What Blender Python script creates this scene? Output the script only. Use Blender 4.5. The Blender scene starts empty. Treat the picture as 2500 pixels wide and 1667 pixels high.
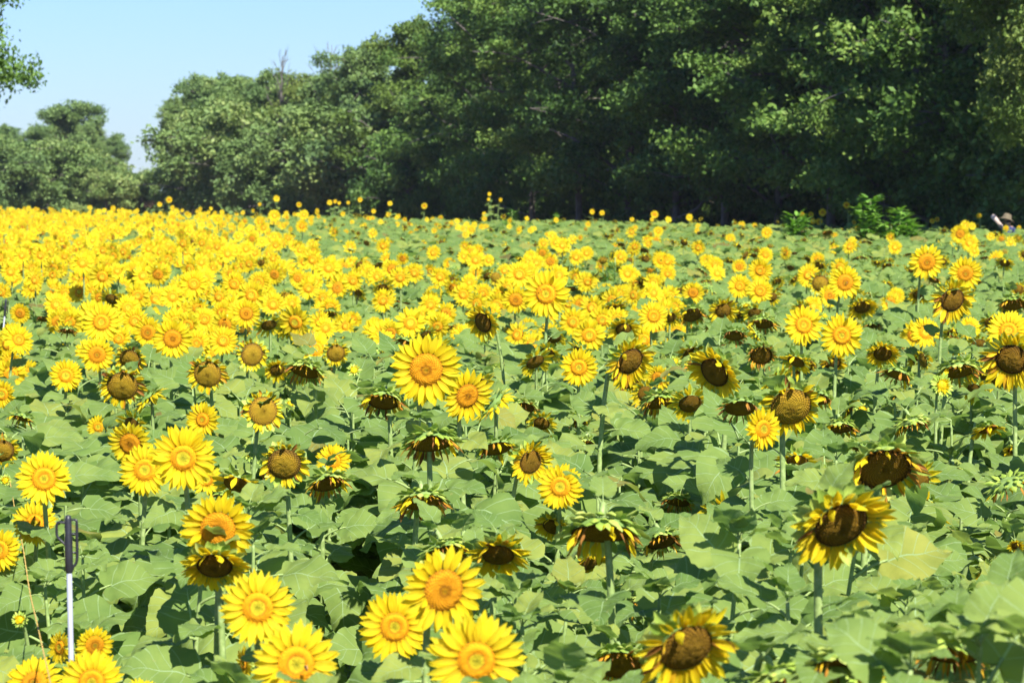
import bpy, math
import numpy as np
from mathutils import Matrix, Vector
rs = np.random.RandomState(7)
rad = math.radians
# ------------------------------------------------------------ camera, sky, sun
F_PX = 100.0 / 36.0 * 2500.0
CAM_Z = 2.3
HOR = 465.0
scn = bpy.context.scene
cam = bpy.data.objects.new('camera', bpy.data.cameras.new('camera'))
scn.collection.objects.link(cam)
cam.data.lens = 100.0
cam.data.sensor_width = 36.0
cam.data.clip_start = 0.1
cam.data.clip_end = 5000.0
THETA = math.atan((833.5 - HOR) / F_PX)
cam.location = (0, 0, CAM_Z)
cam.rotation_euler = (math.pi / 2 - THETA, 0, 0)
cam.data.dof.use_dof = True
cam.data.dof.focus_distance = 12.5
cam.data.dof.aperture_fstop = 9.0
scn.camera = cam
SUN_AZ, SUN_EL = rad(155.5), rad(45)
world = bpy.data.worlds.new("World")
scn.world = world
world.use_nodes = True
nt = world.node_tree
sky = nt.nodes.new('ShaderNodeTexSky')
sky.sky_type = 'NISHITA'
sky.sun_disc = False
sky.sun_elevation = SUN_EL
sky.sun_rotation = SUN_AZ
sky.altitude = 0
sky.air_density = 1.3
sky.dust_density = 0.2
sky.ozone_density = 3.0
tintn = nt.nodes.new('ShaderNodeMix')
tintn.data_type = 'RGBA'
tintn.blend_type = 'MULTIPLY'
tintn.inputs[0].default_value = 1.0
tintn.inputs[7].default_value = (0.55, 0.78, 1.36, 1)
nt.links.new(sky.outputs[0], tintn.inputs[6])
nt.links.new(tintn.outputs[2], nt.nodes['Background'].inputs[0])
nt.nodes['Background'].inputs[1].default_value = 0.051
sun = bpy.data.objects.new('sun', bpy.data.lights.new('sun', 'SUN'))
scn.collection.objects.link(sun)
sun.data.energy = 4.8
sun.data.angle = rad(0.5)
sun.data.color = (1.0, 0.96, 0.88)
S = Vector((math.sin(SUN_AZ) * math.cos(SUN_EL), math.cos(SUN_AZ) * math.cos(SUN_EL), math.sin(SUN_EL)))
sun.rotation_euler = S.to_track_quat('Z', 'Y').to_euler()
sun.location = (30, -40, 60)
scn.view_settings.view_transform = 'Standard'
scn.view_settings.look = 'None'
scn.view_settings.gamma = 1.0
scn.view_settings.exposure = 1.32
scn.render.engine = 'CYCLES'
scn.cycles.max_bounces = 6
scn.cycles.diffuse_bounces = 3
scn.cycles.transmission_bounces = 4
scn.cycles.transparent_max_bounces = 4


def at(px, py, d):
    """world point seen at photo pixel (px,py), at distance d along +Y"""
    a = (px - 1250.0) / F_PX
    b = -(py - 833.5) / F_PX
    c, s = math.cos(THETA), math.sin(THETA)
    y = c + b * s
    z = b * c - s
    k = d / y
    return Vector((a * k, d, CAM_Z + z * k))


def project(P):
    """photo pixel of world points (n,3)"""
    P = np.atleast_2d(P)
    c, s = math.cos(THETA), math.sin(THETA)
    z = P[:, 2] - CAM_Z
    dep = P[:, 1] * c - z * s
    up = P[:, 1] * s + z * c
    return 1250 + F_PX * P[:, 0] / dep, 833.5 - F_PX * up / dep


# ------------------------------------------------------------ object helpers
COL = scn.collection


def tag(o, label=None, cat=None, group=None, kind=None):
    if label: o['label'] = label
    if cat: o['category'] = cat
    if group: o['group'] = group
    if kind: o['kind'] = kind
    return o


def empty(name, loc):
    o = bpy.data.objects.new(name, None)
    o.empty_display_size = 0.1
    COL.objects.link(o)
    o.location = loc
    return o


def link(name, me, parent=None, M=None):
    o = bpy.data.objects.new(name, me)
    COL.objects.link(o)
    if parent is not None: o.parent = parent
    if M is not None: o.matrix_basis = M
    return o


# ------------------------------------------------------------ geometry as numpy templates (all quads)
class T:
    def __init__(s, v, f, a, m=0):
        s.v = np.asarray(v, float).reshape(-1, 3)
        s.f = np.asarray(f, int).reshape(-1, 4)
        s.a = np.asarray(a, float).reshape(-1, 3)
        s.m = np.full(len(s.f), m) if np.isscalar(m) else np.asarray(m)

    def xf(s, M, tint=None):
        M = np.asarray(M, float)
        a = s.a.copy()
        if tint is not None: a[:, 2] = tint
        return T(s.v @ M[:3, :3].T + M[:3, 3], s.f, a, s.m)

    def mats(s, m):
        return T(s.v, s.f, s.a, m)


def cat(ts):
    ts = [t for t in ts if len(t.v)]
    off = np.cumsum([0] + [len(t.v) for t in ts[:-1]])
    return T(np.concatenate([t.v for t in ts]), np.concatenate([t.f + o for t, o in zip(ts, off)]),
             np.concatenate([t.a for t in ts]), np.concatenate([t.m for t in ts]))


def scatter(t, Ms, tints):
    """many copies of template t with matrices (n,4,4) -> one T"""
    n = len(Ms)
    v = np.einsum('nij,kj->nki', Ms[:, :3, :3], t.v) + Ms[:, None, :3, 3]
    f = t.f[None] + (np.arange(n) * len(t.v))[:, None, None]
    a = np.repeat(t.a[None], n, 0)
    a[:, :, 2] = a[:, :, 2] * 0.5 + np.asarray(tints)[:, None] * 0.5
    return T(v.reshape(-1, 3), f.reshape(-1, 4), a.reshape(-1, 3), np.tile(t.m, n))


def mesh(name, t, mats):
    me = bpy.data.meshes.new(name)
    f = t.f
    tri = (f[:, 2] == f[:, 3])
    n = len(f)
    tot = np.where(tri, 3, 4)
    start = np.concatenate([[0], np.cumsum(tot)[:-1]])
    keep = np.ones((n, 4), bool)
    keep[tri, 3] = False
    loops = f[keep]
    me.vertices.add(len(t.v))
    me.vertices.foreach_set('co', t.v.astype(np.float32).ravel())
    me.loops.add(len(loops))
    me.loops.foreach_set('vertex_index', loops.astype(np.int32))
    me.polygons.add(n)
    me.polygons.foreach_set('loop_start', start.astype(np.int32))
    me.polygons.foreach_set('material_index', t.m.astype(np.int32))
    me.polygons.foreach_set('use_smooth', np.ones(n, bool))
    at_ = me.attributes.new('pv', 'FLOAT_VECTOR', 'POINT')
    at_.data.foreach_set('vector', t.a.astype(np.float32).ravel())
    for m in mats: me.materials.append(m)
    me.update(calc_edges=True)
    return me


def grid_faces(nu, nv, closed=False):
    f = []
    for i in range(nu - 1):
        for j in range(nv if closed else nv - 1):
            j2 = (j + 1) % nv
            f.append((i * nv + j, i * nv + j2, (i + 1) * nv + j2, (i + 1) * nv + j))
    return np.array(f)


def tube(pts, radii, n=8, m=0, tint=0.5, cap=True):
    pts = np.asarray(pts, float)
    k = len(pts)
    radii = np.broadcast_to(radii, (k,))
    tan = np.gradient(pts, axis=0)
    tan /= np.linalg.norm(tan, axis=1)[:, None] + 1e-9
    ref = np.array([1.0, 0.13, 0.07]) if abs(tan[0][0]) < 0.8 else np.array([0.1, 1.0, 0.05])
    V = []
    nrm = ref
    for i in range(k):
        nrm = nrm - tan[i] * nrm.dot(tan[i])
        nrm /= np.linalg.norm(nrm) + 1e-9
        b = np.cross(tan[i], nrm)
        th = np.arange(n) / n * 2 * math.pi
        V.append(pts[i] + radii[i] * (np.cos(th)[:, None] * nrm + np.sin(th)[:, None] * b))
    V = np.concatenate(V)
    A = np.zeros((len(V), 3))
    A[:, 0] = np.repeat(np.linspace(0, 1, k), n)
    A[:, 1] = np.tile(np.arange(n) / n, k)
    A[:, 2] = tint
    F = grid_faces(k, n, True)
    if cap:
        V = np.vstack([V, pts[-1] + tan[-1] * radii[-1] * 0.3])
        A = np.vstack([A, [1, 0, tint]])
        c = len(V) - 1
        base = (k - 1) * n
        F = np.vstack([F, [(base + j, base + (j + 1) % n, c, c) for j in range(n)]])
    return T(V, F, A, m)


def interp(keys, t):
    k = np.asarray(keys, float)
    x = np.linspace(0, 1, len(k))
    if k.ndim == 1: return np.interp(t, x, k)
    return np.stack([np.interp(t, x, k[:, i]) for i in range(k.shape[1])], -1)


def smooth_keys(keys, n):
    """Catmull-Rom resample of key rows at n points"""
    k = np.asarray(keys, float)
    k = np.vstack([2 * k[0] - k[1], k, 2 * k[-1] - k[-2]])
    t = np.linspace(0, len(k) - 3, n)
    i = np.minimum(t.astype(int), len(k) - 4)
    u = (t - i)[:, None]
    p0, p1, p2, p3 = k[i], k[i + 1], k[i + 2], k[i + 3]
    return .5 * (2 * p1 + (p2 - p0) * u + (2 * p0 - 5 * p1 + 4 * p2 - p3) * u ** 2 + (3 * p1 - p0 - 3 * p2 + p3) * u ** 3)


def rot(axis, a):
    return np.array(Matrix.Rotation(a, 4, axis))


def mat4(R, loc, s=1.0):
    M = np.eye(4)
    M[:3, :3] = np.asarray(R) * s
    M[:3, 3] = loc
    return M


# ------------------------------------------------------------ materials
def new_mat(name):
    m = bpy.data.materials.new(name)
    m.use_nodes = True
    m.node_tree.nodes.clear()
    return m, m.node_tree


def ramp(nt, src, stops, interp_='LINEAR'):
    r = nt.nodes.new('ShaderNodeValToRGB')
    r.color_ramp.interpolation = interp_
    e = r.color_ramp.elements
    while len(e) < len(stops): e.new(0.5)
    for el, (p, c) in zip(e, stops):
        el.position = p
        el.color = (c[0], c[1], c[2], 1)
    nt.links.new(src, r.inputs[0])
    return r.outputs[0]


def math_(nt, op, a, b=None, c=None):
    n = nt.nodes.new('ShaderNodeMath')
    n.operation = op
    for i, x in enumerate((a, b, c)):
        if x is None: continue
        if isinstance(x, (int, float)): n.inputs[i].default_value = x
        else: nt.links.new(x, n.inputs[i])
    return n.outputs[0]


def mixc(nt, fac, a, b, mode='MIX'):
    n = nt.nodes.new('ShaderNodeMix')
    n.data_type = 'RGBA'
    n.blend_type = mode
    for i, x in ((0, fac), (6, a), (7, b)):
        if isinstance(x, (int, float)): n.inputs[i].default_value = x
        elif isinstance(x, tuple): n.inputs[i].default_value = (x[0], x[1], x[2], 1)
        else: nt.links.new(x, n.inputs[i])
    return n.outputs[2]


def noise(nt, scale, detail=2.0, vec=None):
    n = nt.nodes.new('ShaderNodeTexNoise')
    n.inputs['Scale'].default_value = scale
    n.inputs['Detail'].default_value = detail
    if vec is not None: nt.links.new(vec, n.inputs['Vector'])
    return n.outputs['Fac']


def attr(nt):
    a = nt.nodes.new('ShaderNodeAttribute')
    a.attribute_name = 'pv'
    s = nt.nodes.new('ShaderNodeSeparateXYZ')
    nt.links.new(a.outputs['Vector'], s.inputs[0])
    return s.outputs[0], s.outputs[1], s.outputs[2], a.outputs['Vector']


def geo_pos(nt):
    return nt.nodes.new('ShaderNodeNewGeometry').outputs['Position']


def obj_co(nt):
    return nt.nodes.new('ShaderNodeTexCoord').outputs['Object']


def obrand(nt):
    return nt.nodes.new('ShaderNodeObjectInfo').outputs['Random']


def finish(nt, col, rough=0.6, trans=0.0, tcol=None, bump=None, bstr=0.3, spec=0.3, bdist=0.002):
    p = nt.nodes.new('ShaderNodeBsdfPrincipled')
    p.inputs['Roughness'].default_value = rough
    p.inputs['Specular IOR Level'].default_value = spec
    if isinstance(col, tuple): p.inputs['Base Color'].default_value = (*col, 1)
    else: nt.links.new(col, p.inputs['Base Color'])
    if bump is not None:
        b = nt.nodes.new('ShaderNodeBump')
        b.inputs['Strength'].default_value = bstr
        b.inputs['Distance'].default_value = bdist
        nt.links.new(bump, b.inputs['Height'])
        nt.links.new(b.outputs[0], p.inputs['Normal'])
    out = nt.nodes.new('ShaderNodeOutputMaterial')
    if trans > 0:
        t = nt.nodes.new('ShaderNodeBsdfTranslucent')
        tc = tcol if tcol is not None else col
        if isinstance(tc, tuple): t.inputs[0].default_value = (*tc, 1)
        else: nt.links.new(tc, t.inputs[0])
        mx = nt.nodes.new('ShaderNodeMixShader')
        mx.inputs[0].default_value = trans
        nt.links.new(p.outputs[0], mx.inputs[1])
        nt.links.new(t.outputs[0], mx.inputs[2])
        nt.links.new(mx.outputs[0], out.inputs[0])
    else:
        nt.links.new(p.outputs[0], out.inputs[0])


def m_leaf():
    m, nt = new_mat('sunflower leaf')
    u, v, t, vec = attr(nt)
    rnd = math_(nt, 'FRACT', math_(nt, 'ADD', t, obrand(nt)))
    base = ramp(nt, rnd, [(0, (.130, .212, .050)), (.45, (.188, .270, .064)), (.8, (.222, .292, .066)), (.97, (.265, .310, .062)), (.985, (.25, .25, .05)), (1, (.17, .14, .04))])
    big = noise(nt, 9.0, 4.0, geo_pos(nt))
    base = mixc(nt, 1.0, base, ramp(nt, big, [(.3, (.78, .84, .82)), (.7, (1.18, 1.12, 1.1))]), 'MULTIPLY')
    va = math_(nt, 'ABSOLUTE', v)
    mid = math_(nt, 'LESS_THAN', va, 0.028)
    sv = math_(nt, 'FRACT', math_(nt, 'MULTIPLY', math_(nt, 'SUBTRACT', u, math_(nt, 'MULTIPLY', va, 0.10)), 6.0))
    side = math_(nt, 'LESS_THAN', math_(nt, 'ABSOLUTE', math_(nt, 'SUBTRACT', sv, .5)), 0.045)
    vein = math_(nt, 'MAXIMUM', math_(nt, 'MULTIPLY', mid, .85), math_(nt, 'MULTIPLY', side, .5))
    col = mixc(nt, vein, base, (.30, .42, .20))
    # pale spots and worn margins
    sp = noise(nt, 60.0, 2.0, geo_pos(nt))
    col = mixc(nt, ramp(nt, sp, [(.70, (0, 0, 0)), (.76, (.6, .6, .6))]), col, (.30, .30, .10))
    back = nt.nodes.new('ShaderNodeNewGeometry').outputs['Backfacing']
    col = mixc(nt, math_(nt, 'MULTIPLY', back, .35), col, (.22, .33, .16))
    bmp = noise(nt, 45.0, 3.0, geo_pos(nt))
    hgt = math_(nt, 'SUBTRACT', math_(nt, 'MULTIPLY', bmp, .8), math_(nt, 'MULTIPLY', vein, .8))
    tc = mixc(nt, 1.0, col, (1.15, 1.25, .55), 'MULTIPLY')
    finish(nt, col, .7, .42, tc, hgt, .8, .15, .006)
    return m


def m_stem():
    m, nt = new_mat('stem')
    u, v, t, vec = attr(nt)
    n = noise(nt, 55.0, 3.0, obj_co(nt))
    col = ramp(nt, n, [(.3, (.17, .25, .07)), (.55, (.26, .35, .11)), (.8, (.38, .45, .2))])
    finish(nt, col, .6, .12, None, n, .5, .3, .003)
    return m


def m_petal():
    m, nt = new_mat('yellow petal')
    u, v, t, vec = attr(nt)
    rnd = math_(nt, 'FRACT', math_(nt, 'ADD', math_(nt, 'MULTIPLY', t, .6), math_(nt, 'MULTIPLY', obrand(nt), .4)))
    tip = ramp(nt, rnd, [(0, (.84, .66, .012)), (.5, (.87, .71, .018)), (1, (.88, .76, .03))])
    col = mixc(nt, ramp(nt, u, [(0, (.7, .7, .7)), (.2, (.22, .22, .22)), (.4, (0, 0, 0))]), tip, (.80, .46, .006))
    gr = math_(nt, 'SINE', math_(nt, 'MULTIPLY', v, 16.0))
    col = mixc(nt, math_(nt, 'MULTIPLY', math_(nt, 'ADD', gr, 1.0), .08), col, (.70, .44, .006))
    finish(nt, col, .55, .5, mixc(nt, 1.0, col, (1.08, .90, .6), 'MULTIPLY'), gr, .6, .2, .0015)
    return m


def m_wilt():
    m, nt = new_mat('withered petal')
    u, v, t, vec = attr(nt)
    rnd = math_(nt, 'FRACT', math_(nt, 'ADD', t, obrand(nt)))
    col = ramp(nt, rnd, [(0, (.16, .065, .015)), (.3, (.34, .15, .025)), (.55, (.55, .26, .02)), (.8, (.72, .42, .015)), (1, (.80, .54, .02))])
    col = mixc(nt, ramp(nt, u, [(.45, (0, 0, 0)), (1, (.7, .7, .7))]), col, (.26, .12, .03))
    finish(nt, col, .7, .3, None, noise(nt, 150, 2, obj_co(nt)), .5, .15, .002)
    return m


def m_disc(name, stops, dark=.55, scale=30.0):
    m, nt = new_mat(name)
    u, v, t, vec = attr(nt)
    oc = obj_co(nt)
    th = math_(nt, 'MULTIPLY', v, 2 * math.pi)
    rr = u
    lr = math_(nt, 'LOGARITHM', math_(nt, 'ADD', rr, .02), 2.718)
    s1 = math_(nt, 'SINE', math_(nt, 'ADD', math_(nt, 'MULTIPLY', th, 34.0), math_(nt, 'MULTIPLY', lr, scale)))
    s2 = math_(nt, 'SINE', math_(nt, 'SUBTRACT', math_(nt, 'MULTIPLY', th, 21.0), math_(nt, 'MULTIPLY', lr, scale)))
    d = math_(nt, 'MULTIPLY', math_(nt, 'ADD', 2.0, math_(nt, 'ADD', s1, s2)), .25)
    d = math_(nt, 'MULTIPLY', math_(nt, 'ADD', d, noise(nt, 26, 3, oc)), .5)
    wob = math_(nt, 'ADD', math_(nt, 'MULTIPLY', math_(nt, 'SUBTRACT', noise(nt, 9, 2, oc), .5), .16), math_(nt, 'MULTIPLY', math_(nt, 'SUBTRACT', obrand(nt), .5), -.26))
    col = ramp(nt, math_(nt, 'ADD', u, wob), stops)
    k = ramp(nt, d, [(.15, (1.12, 1.12, 1.1)), (.65, (dark, dark, dark))])
    col = mixc(nt, 1.0, col, k, 'MULTIPLY')
    h = math_(nt, 'SUBTRACT', 1.0, d)
    finish(nt, col, .85, 0, None, h, .9, .1, .004)
    return m


def m_bract(name='bract', stops=((0, (.24, .37, .05)), (.5, (.38, .50, .08)), (1, (.50, .56, .13)))):
    m, nt = new_mat(name)
    u, v, t, vec = attr(nt)
    rnd = math_(nt, 'FRACT', math_(nt, 'ADD', t, obrand(nt)))
    col = ramp(nt, rnd, list(stops))
    col = mixc(nt, 1.0, col, ramp(nt, noise(nt, 30, 3, geo_pos(nt)), [(.3, (.75, .8, .75)), (.7, (1.15, 1.1, 1.1))]), 'MULTIPLY')
    finish(nt, col, .65, .3, None, noise(nt, 90, 2, obj_co(nt)), .4, .2, .002)
    return m


def simple(name, c, rough=.6, nscale=8.0, var=.25, bstr=.3, spec=.3, trans=0, bdist=.01):
    m, nt = new_mat(name)
    n = noise(nt, nscale, 4, obj_co(nt))
    lo = tuple(x * (1 - var) for x in c)
    hi = tuple(min(1, x * (1 + var)) for x in c)
    col = ramp(nt, n, [(.3, lo), (.7, hi)])
    finish(nt, col, rough, trans, None, n, bstr, spec, bdist)
    return m


def m_foliage(name, stops, trans=.22):
    m, nt = new_mat(name)
    u, v, t, vec = attr(nt)
    ob = math_(nt, 'MULTIPLY', math_(nt, 'SUBTRACT', obrand(nt), .5), .55)
    col = ramp(nt, math_(nt, 'ADD', t, ob), stops)
    finish(nt, col, .6, trans, mixc(nt, 1.0, col, (1.1, 1.25, .5), 'MULTIPLY'), None, .3, .25)
    return m


def m_soil():
    m, nt = new_mat('red brown soil')
    p = geo_pos(nt)
    n = noise(nt, 3.0, 8, p)
    n2 = noise(nt, 28.0, 6, p)
    col = ramp(nt, n, [(.3, (.105, .048, .030)), (.6, (.19, .092, .058)), (.8, (.25, .145, .09))])
    g = noise(nt, .6, 5, p)
    col = mixc(nt, ramp(nt, g, [(.52, (0, 0, 0)), (.62, (.8, .8, .8))]), col, (.055, .085, .025))
    finish(nt, col, .95, 0, None, n2, 1.0, .1, .05)
    return m


LEAF = m_leaf()
STEM = m_stem()
PETAL = m_petal()
WILT = m_wilt()
DISC_F = m_disc('young disc', [(0, (.56, .50, .03)), (.36, (.62, .48, .02)), (.46, (.48, .20, .008)), (.56, (.66, .27, .006)), (.85, (.74, .33, .008)), (1, (.50, .20, .006))], .7)
DISC_O = m_disc('orange disc', [(0, (.45, .30, .02)), (.16, (.62, .28, .008)), (.26, (.34, .13, .006)), (.4, (.60, .25, .008)), (.85, (.62, .26, .008)), (1, (.36, .15, .006))], .62)
DISC_S = m_disc('seed disc', [(0, (.36, .22, .014)), (.3, (.46, .30, .020)), (.8, (.42, .25, .018)), (1, (.18, .10, .016))], .35, 34)
DISC_D = m_disc('dark seed disc', [(0, (.34, .20, .017)), (.4, (.28, .16, .014)), (.85, (.23, .12, .012)), (1, (.09, .045, .008))], .35, 34)
BRACT = m_bract()
BACK = m_bract('receptacle', ((0, (.20, .32, .08)), (.5, (.26, .38, .10)), (1, (.32, .42, .13))))
SOIL = m_soil()
FIELD_MATS = [LEAF, STEM, PETAL, WILT, DISC_F, DISC_O, DISC_S, BRACT, BACK, DISC_D]
ML, MS, MP, MW, MDF, MDO, MDS, MB, MK, MDD = range(10)

# ------------------------------------------------------------ leaf
OUTL = [(0, 0), (.10, -.10), (.24, -.115), (.36, -.03), (.43, .09), (.445, .22), (.42, .35), (.355, .49), (.27, .63), (.175, .77), (.08, .89), (0, 1)]
MIDR = [0, 0, 0, .02, .06, .12, .22, .36, .52, .68, .83, 1]


def leaf(n=22, m=4, droop=.6, up=.3, fold=.25, seed=0, pet=.45, serr=.022, wid=1.0, mi=ML, pm=MS, pr=.022, pn=6):
    r = np.random.RandomState(seed)
    B = smooth_keys(OUTL, n + 1)
    Mi = np.maximum.accumulate(smooth_keys(np.array(MIDR)[:, None], n + 1)[:, 0])
    B[:, 0] = np.maximum(B[:, 0], 0) * wid
    if serr:
        k = (np.arange(n + 1) % 2) * serr
        k[0] = k[-1] = 0
        B[:, 0] += k
        B[:, 1] -= k * .6
    ph = r.rand(4) * 6.28
    wa = .045 + r.rand() * .045
    asym = 1 + r.uniform(-.08, .08)
    rows = []
    A = []
    for i in range(n + 1):
        for j in range(-m, m + 1):
            s = abs(j) / m
            x = B[i, 0] * s * (1 if j > 0 else -1) * (asym if j > 0 else 1)
            y = Mi[i] * (1 - s) + B[i, 1] * s
            z = abs(x) * fold - x * x * fold * 1.1
            z += wa * s * s * math.sin(9 * y + ph[0] + (3 if j > 0 else 0)) + .02 * s * math.sin(23 * y + ph[1])
            z += .02 * math.sin(14 * y + ph[2]) * (1 - s)
            rows.append((x, y, z))
            A.append((Mi[i], j / m, .5))
    V = np.array(rows)
    # bend along the midrib
    y = V[:, 1]
    ang0 = up
    L = 40
    ys = np.linspace(-.15, 1.05, L)
    ang = ang0 - droop * np.clip(ys, 0, 1) ** 1.0 * 1.5 - r.uniform(0, .3) * np.clip(ys, 0, 1) ** 2
    cy = np.concatenate([[0], np.cumsum(np.cos(ang[:-1]) * np.diff(ys))])
    cz = np.concatenate([[0], np.cumsum(np.sin(ang[:-1]) * np.diff(ys))])
    o_y, o_z = np.interp(0, ys, cy), np.interp(0, ys, cz)
    cy -= o_y; cz -= o_z
    py, pz, pa = np.interp(y, ys, cy), np.interp(y, ys, cz), np.interp(y, ys, ang)
    V = np.stack([V[:, 0], py - V[:, 2] * np.sin(pa), pz + V[:, 2] * np.cos(pa)], 1)
    tw = r.uniform(-.35, .35)
    V = V @ rot('Y', tw)[:3, :3].T
    # petiole
    pu = .75
    pts = []
    for k in range(5):
        q = k / 4
        a = pu - q * (pu - up) * .9
        pts.append((0, pet * (q * math.cos(pu * (1 - q * .4))), pet * q * math.sin(pu * (1 - q * .35))))
    pts = np.array(pts)
    end = pts[-1]
    blade = T(V + end, grid_faces(n + 1, 2 * m + 1), A, mi)
    pts2 = np.vstack([pts, end + np.array([0, math.cos(up), math.sin(up)]) * .08])
    pe = tube(pts2, np.linspace(pr * 1.25, pr * .6, len(pts2)), pn, pm)
    return cat([blade, pe])


DRO = [(.25, .2), (.45, .25), (.65, .3), (.85, .25), (1.05, .15), (.55, -.1), (.35, .5), (.8, -.2)]
leafH = [leaf(24, 4, d, u, .18 + .12 * (i % 3), i, .45) for i, (d, u) in enumerate(DRO)]
leafM = [leaf(11, 2, d, u, .2, i + 20, .45, .02, pn=3) for i, (d, u) in enumerate(DRO)]
leafL = [leaf(5, 1, d, u, .2, i + 40, .4, 0, pn=3) for i, (d, u) in enumerate(DRO[:5])]
for L_ in leafL:  # drop petioles far away
    L_.f = L_.f[L_.m == ML]; L_.m = L_.m[L_.m == ML]
LEAF_ME = [mesh('leaf', t, FIELD_MATS) for t in leafH]
LEAFM_ME = [mesh('leaf', t, FIELD_MATS) for t in leafM]

# ------------------------------------------------------------ flower heads (radius 1, facing +Z, up = +Y)
PROF = [.30, .62, .88, 1.0, .97, .82, .50, .05]


def petal(base, d0, nrm, length, width, g, gk, n=6, m=2, r=rs, tint=.5, mi=MP, cup=.25, twist=0., curl=0.):
    """a petal as a bent strip: base point, start direction, face normal, gravity g with strength gk"""
    p = np.array(base, float)
    d = d0 / np.linalg.norm(d0)
    V = []; A = []
    ds = length / n
    tw = 0
    wsc = 1.0
    for i in range(n + 1):
        t = i / n
        side = np.cross(nrm, d)
        side /= np.linalg.norm(side) + 1e-9
        up = np.cross(d, side)
        c, s = math.cos(twist * t), math.sin(twist * t)
        sd = side * c + up * s
        un = -side * s + up * c
        w = width * np.interp(t, np.linspace(0, 1, len(PROF)), PROF) * .5
        for j in range(-m, m + 1):
            q = j / m
            V.append(p + sd * w * q + un * w * cup * (q * q - .3))
            A.append((t, q, tint))
        p = p + d * ds
        d = d + g * gk * (.5 / n) + nrm * curl * (1 / n)
        d /= np.linalg.norm(d)
    return T(V, grid_faces(n + 1, 2 * m + 1), A, mi)


def disc(rd, prof, rings=10, seg=32, jit=.02, mi=MDF, r=rs):
    """domed disc; one doubled seam column keeps the angle continuous for the seed spirals"""
    J = r.uniform(-jit, jit, (rings + 1, seg + 1))
    J[:, seg] = J[:, 0]
    J[rings] = 0
    J[0] = 0
    V = []; A = []
    for i in range(rings + 1):
        q = i / rings
        for j in range(seg + 1):
            th = j / seg * 2 * math.pi
            V.append((rd * q * math.cos(th), rd * q * math.sin(th), prof(q) + J[i, j]))
            A.append((q, j / seg, .5))
    return T(V, grid_faces(rings + 1, seg + 1), A, mi)


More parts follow.
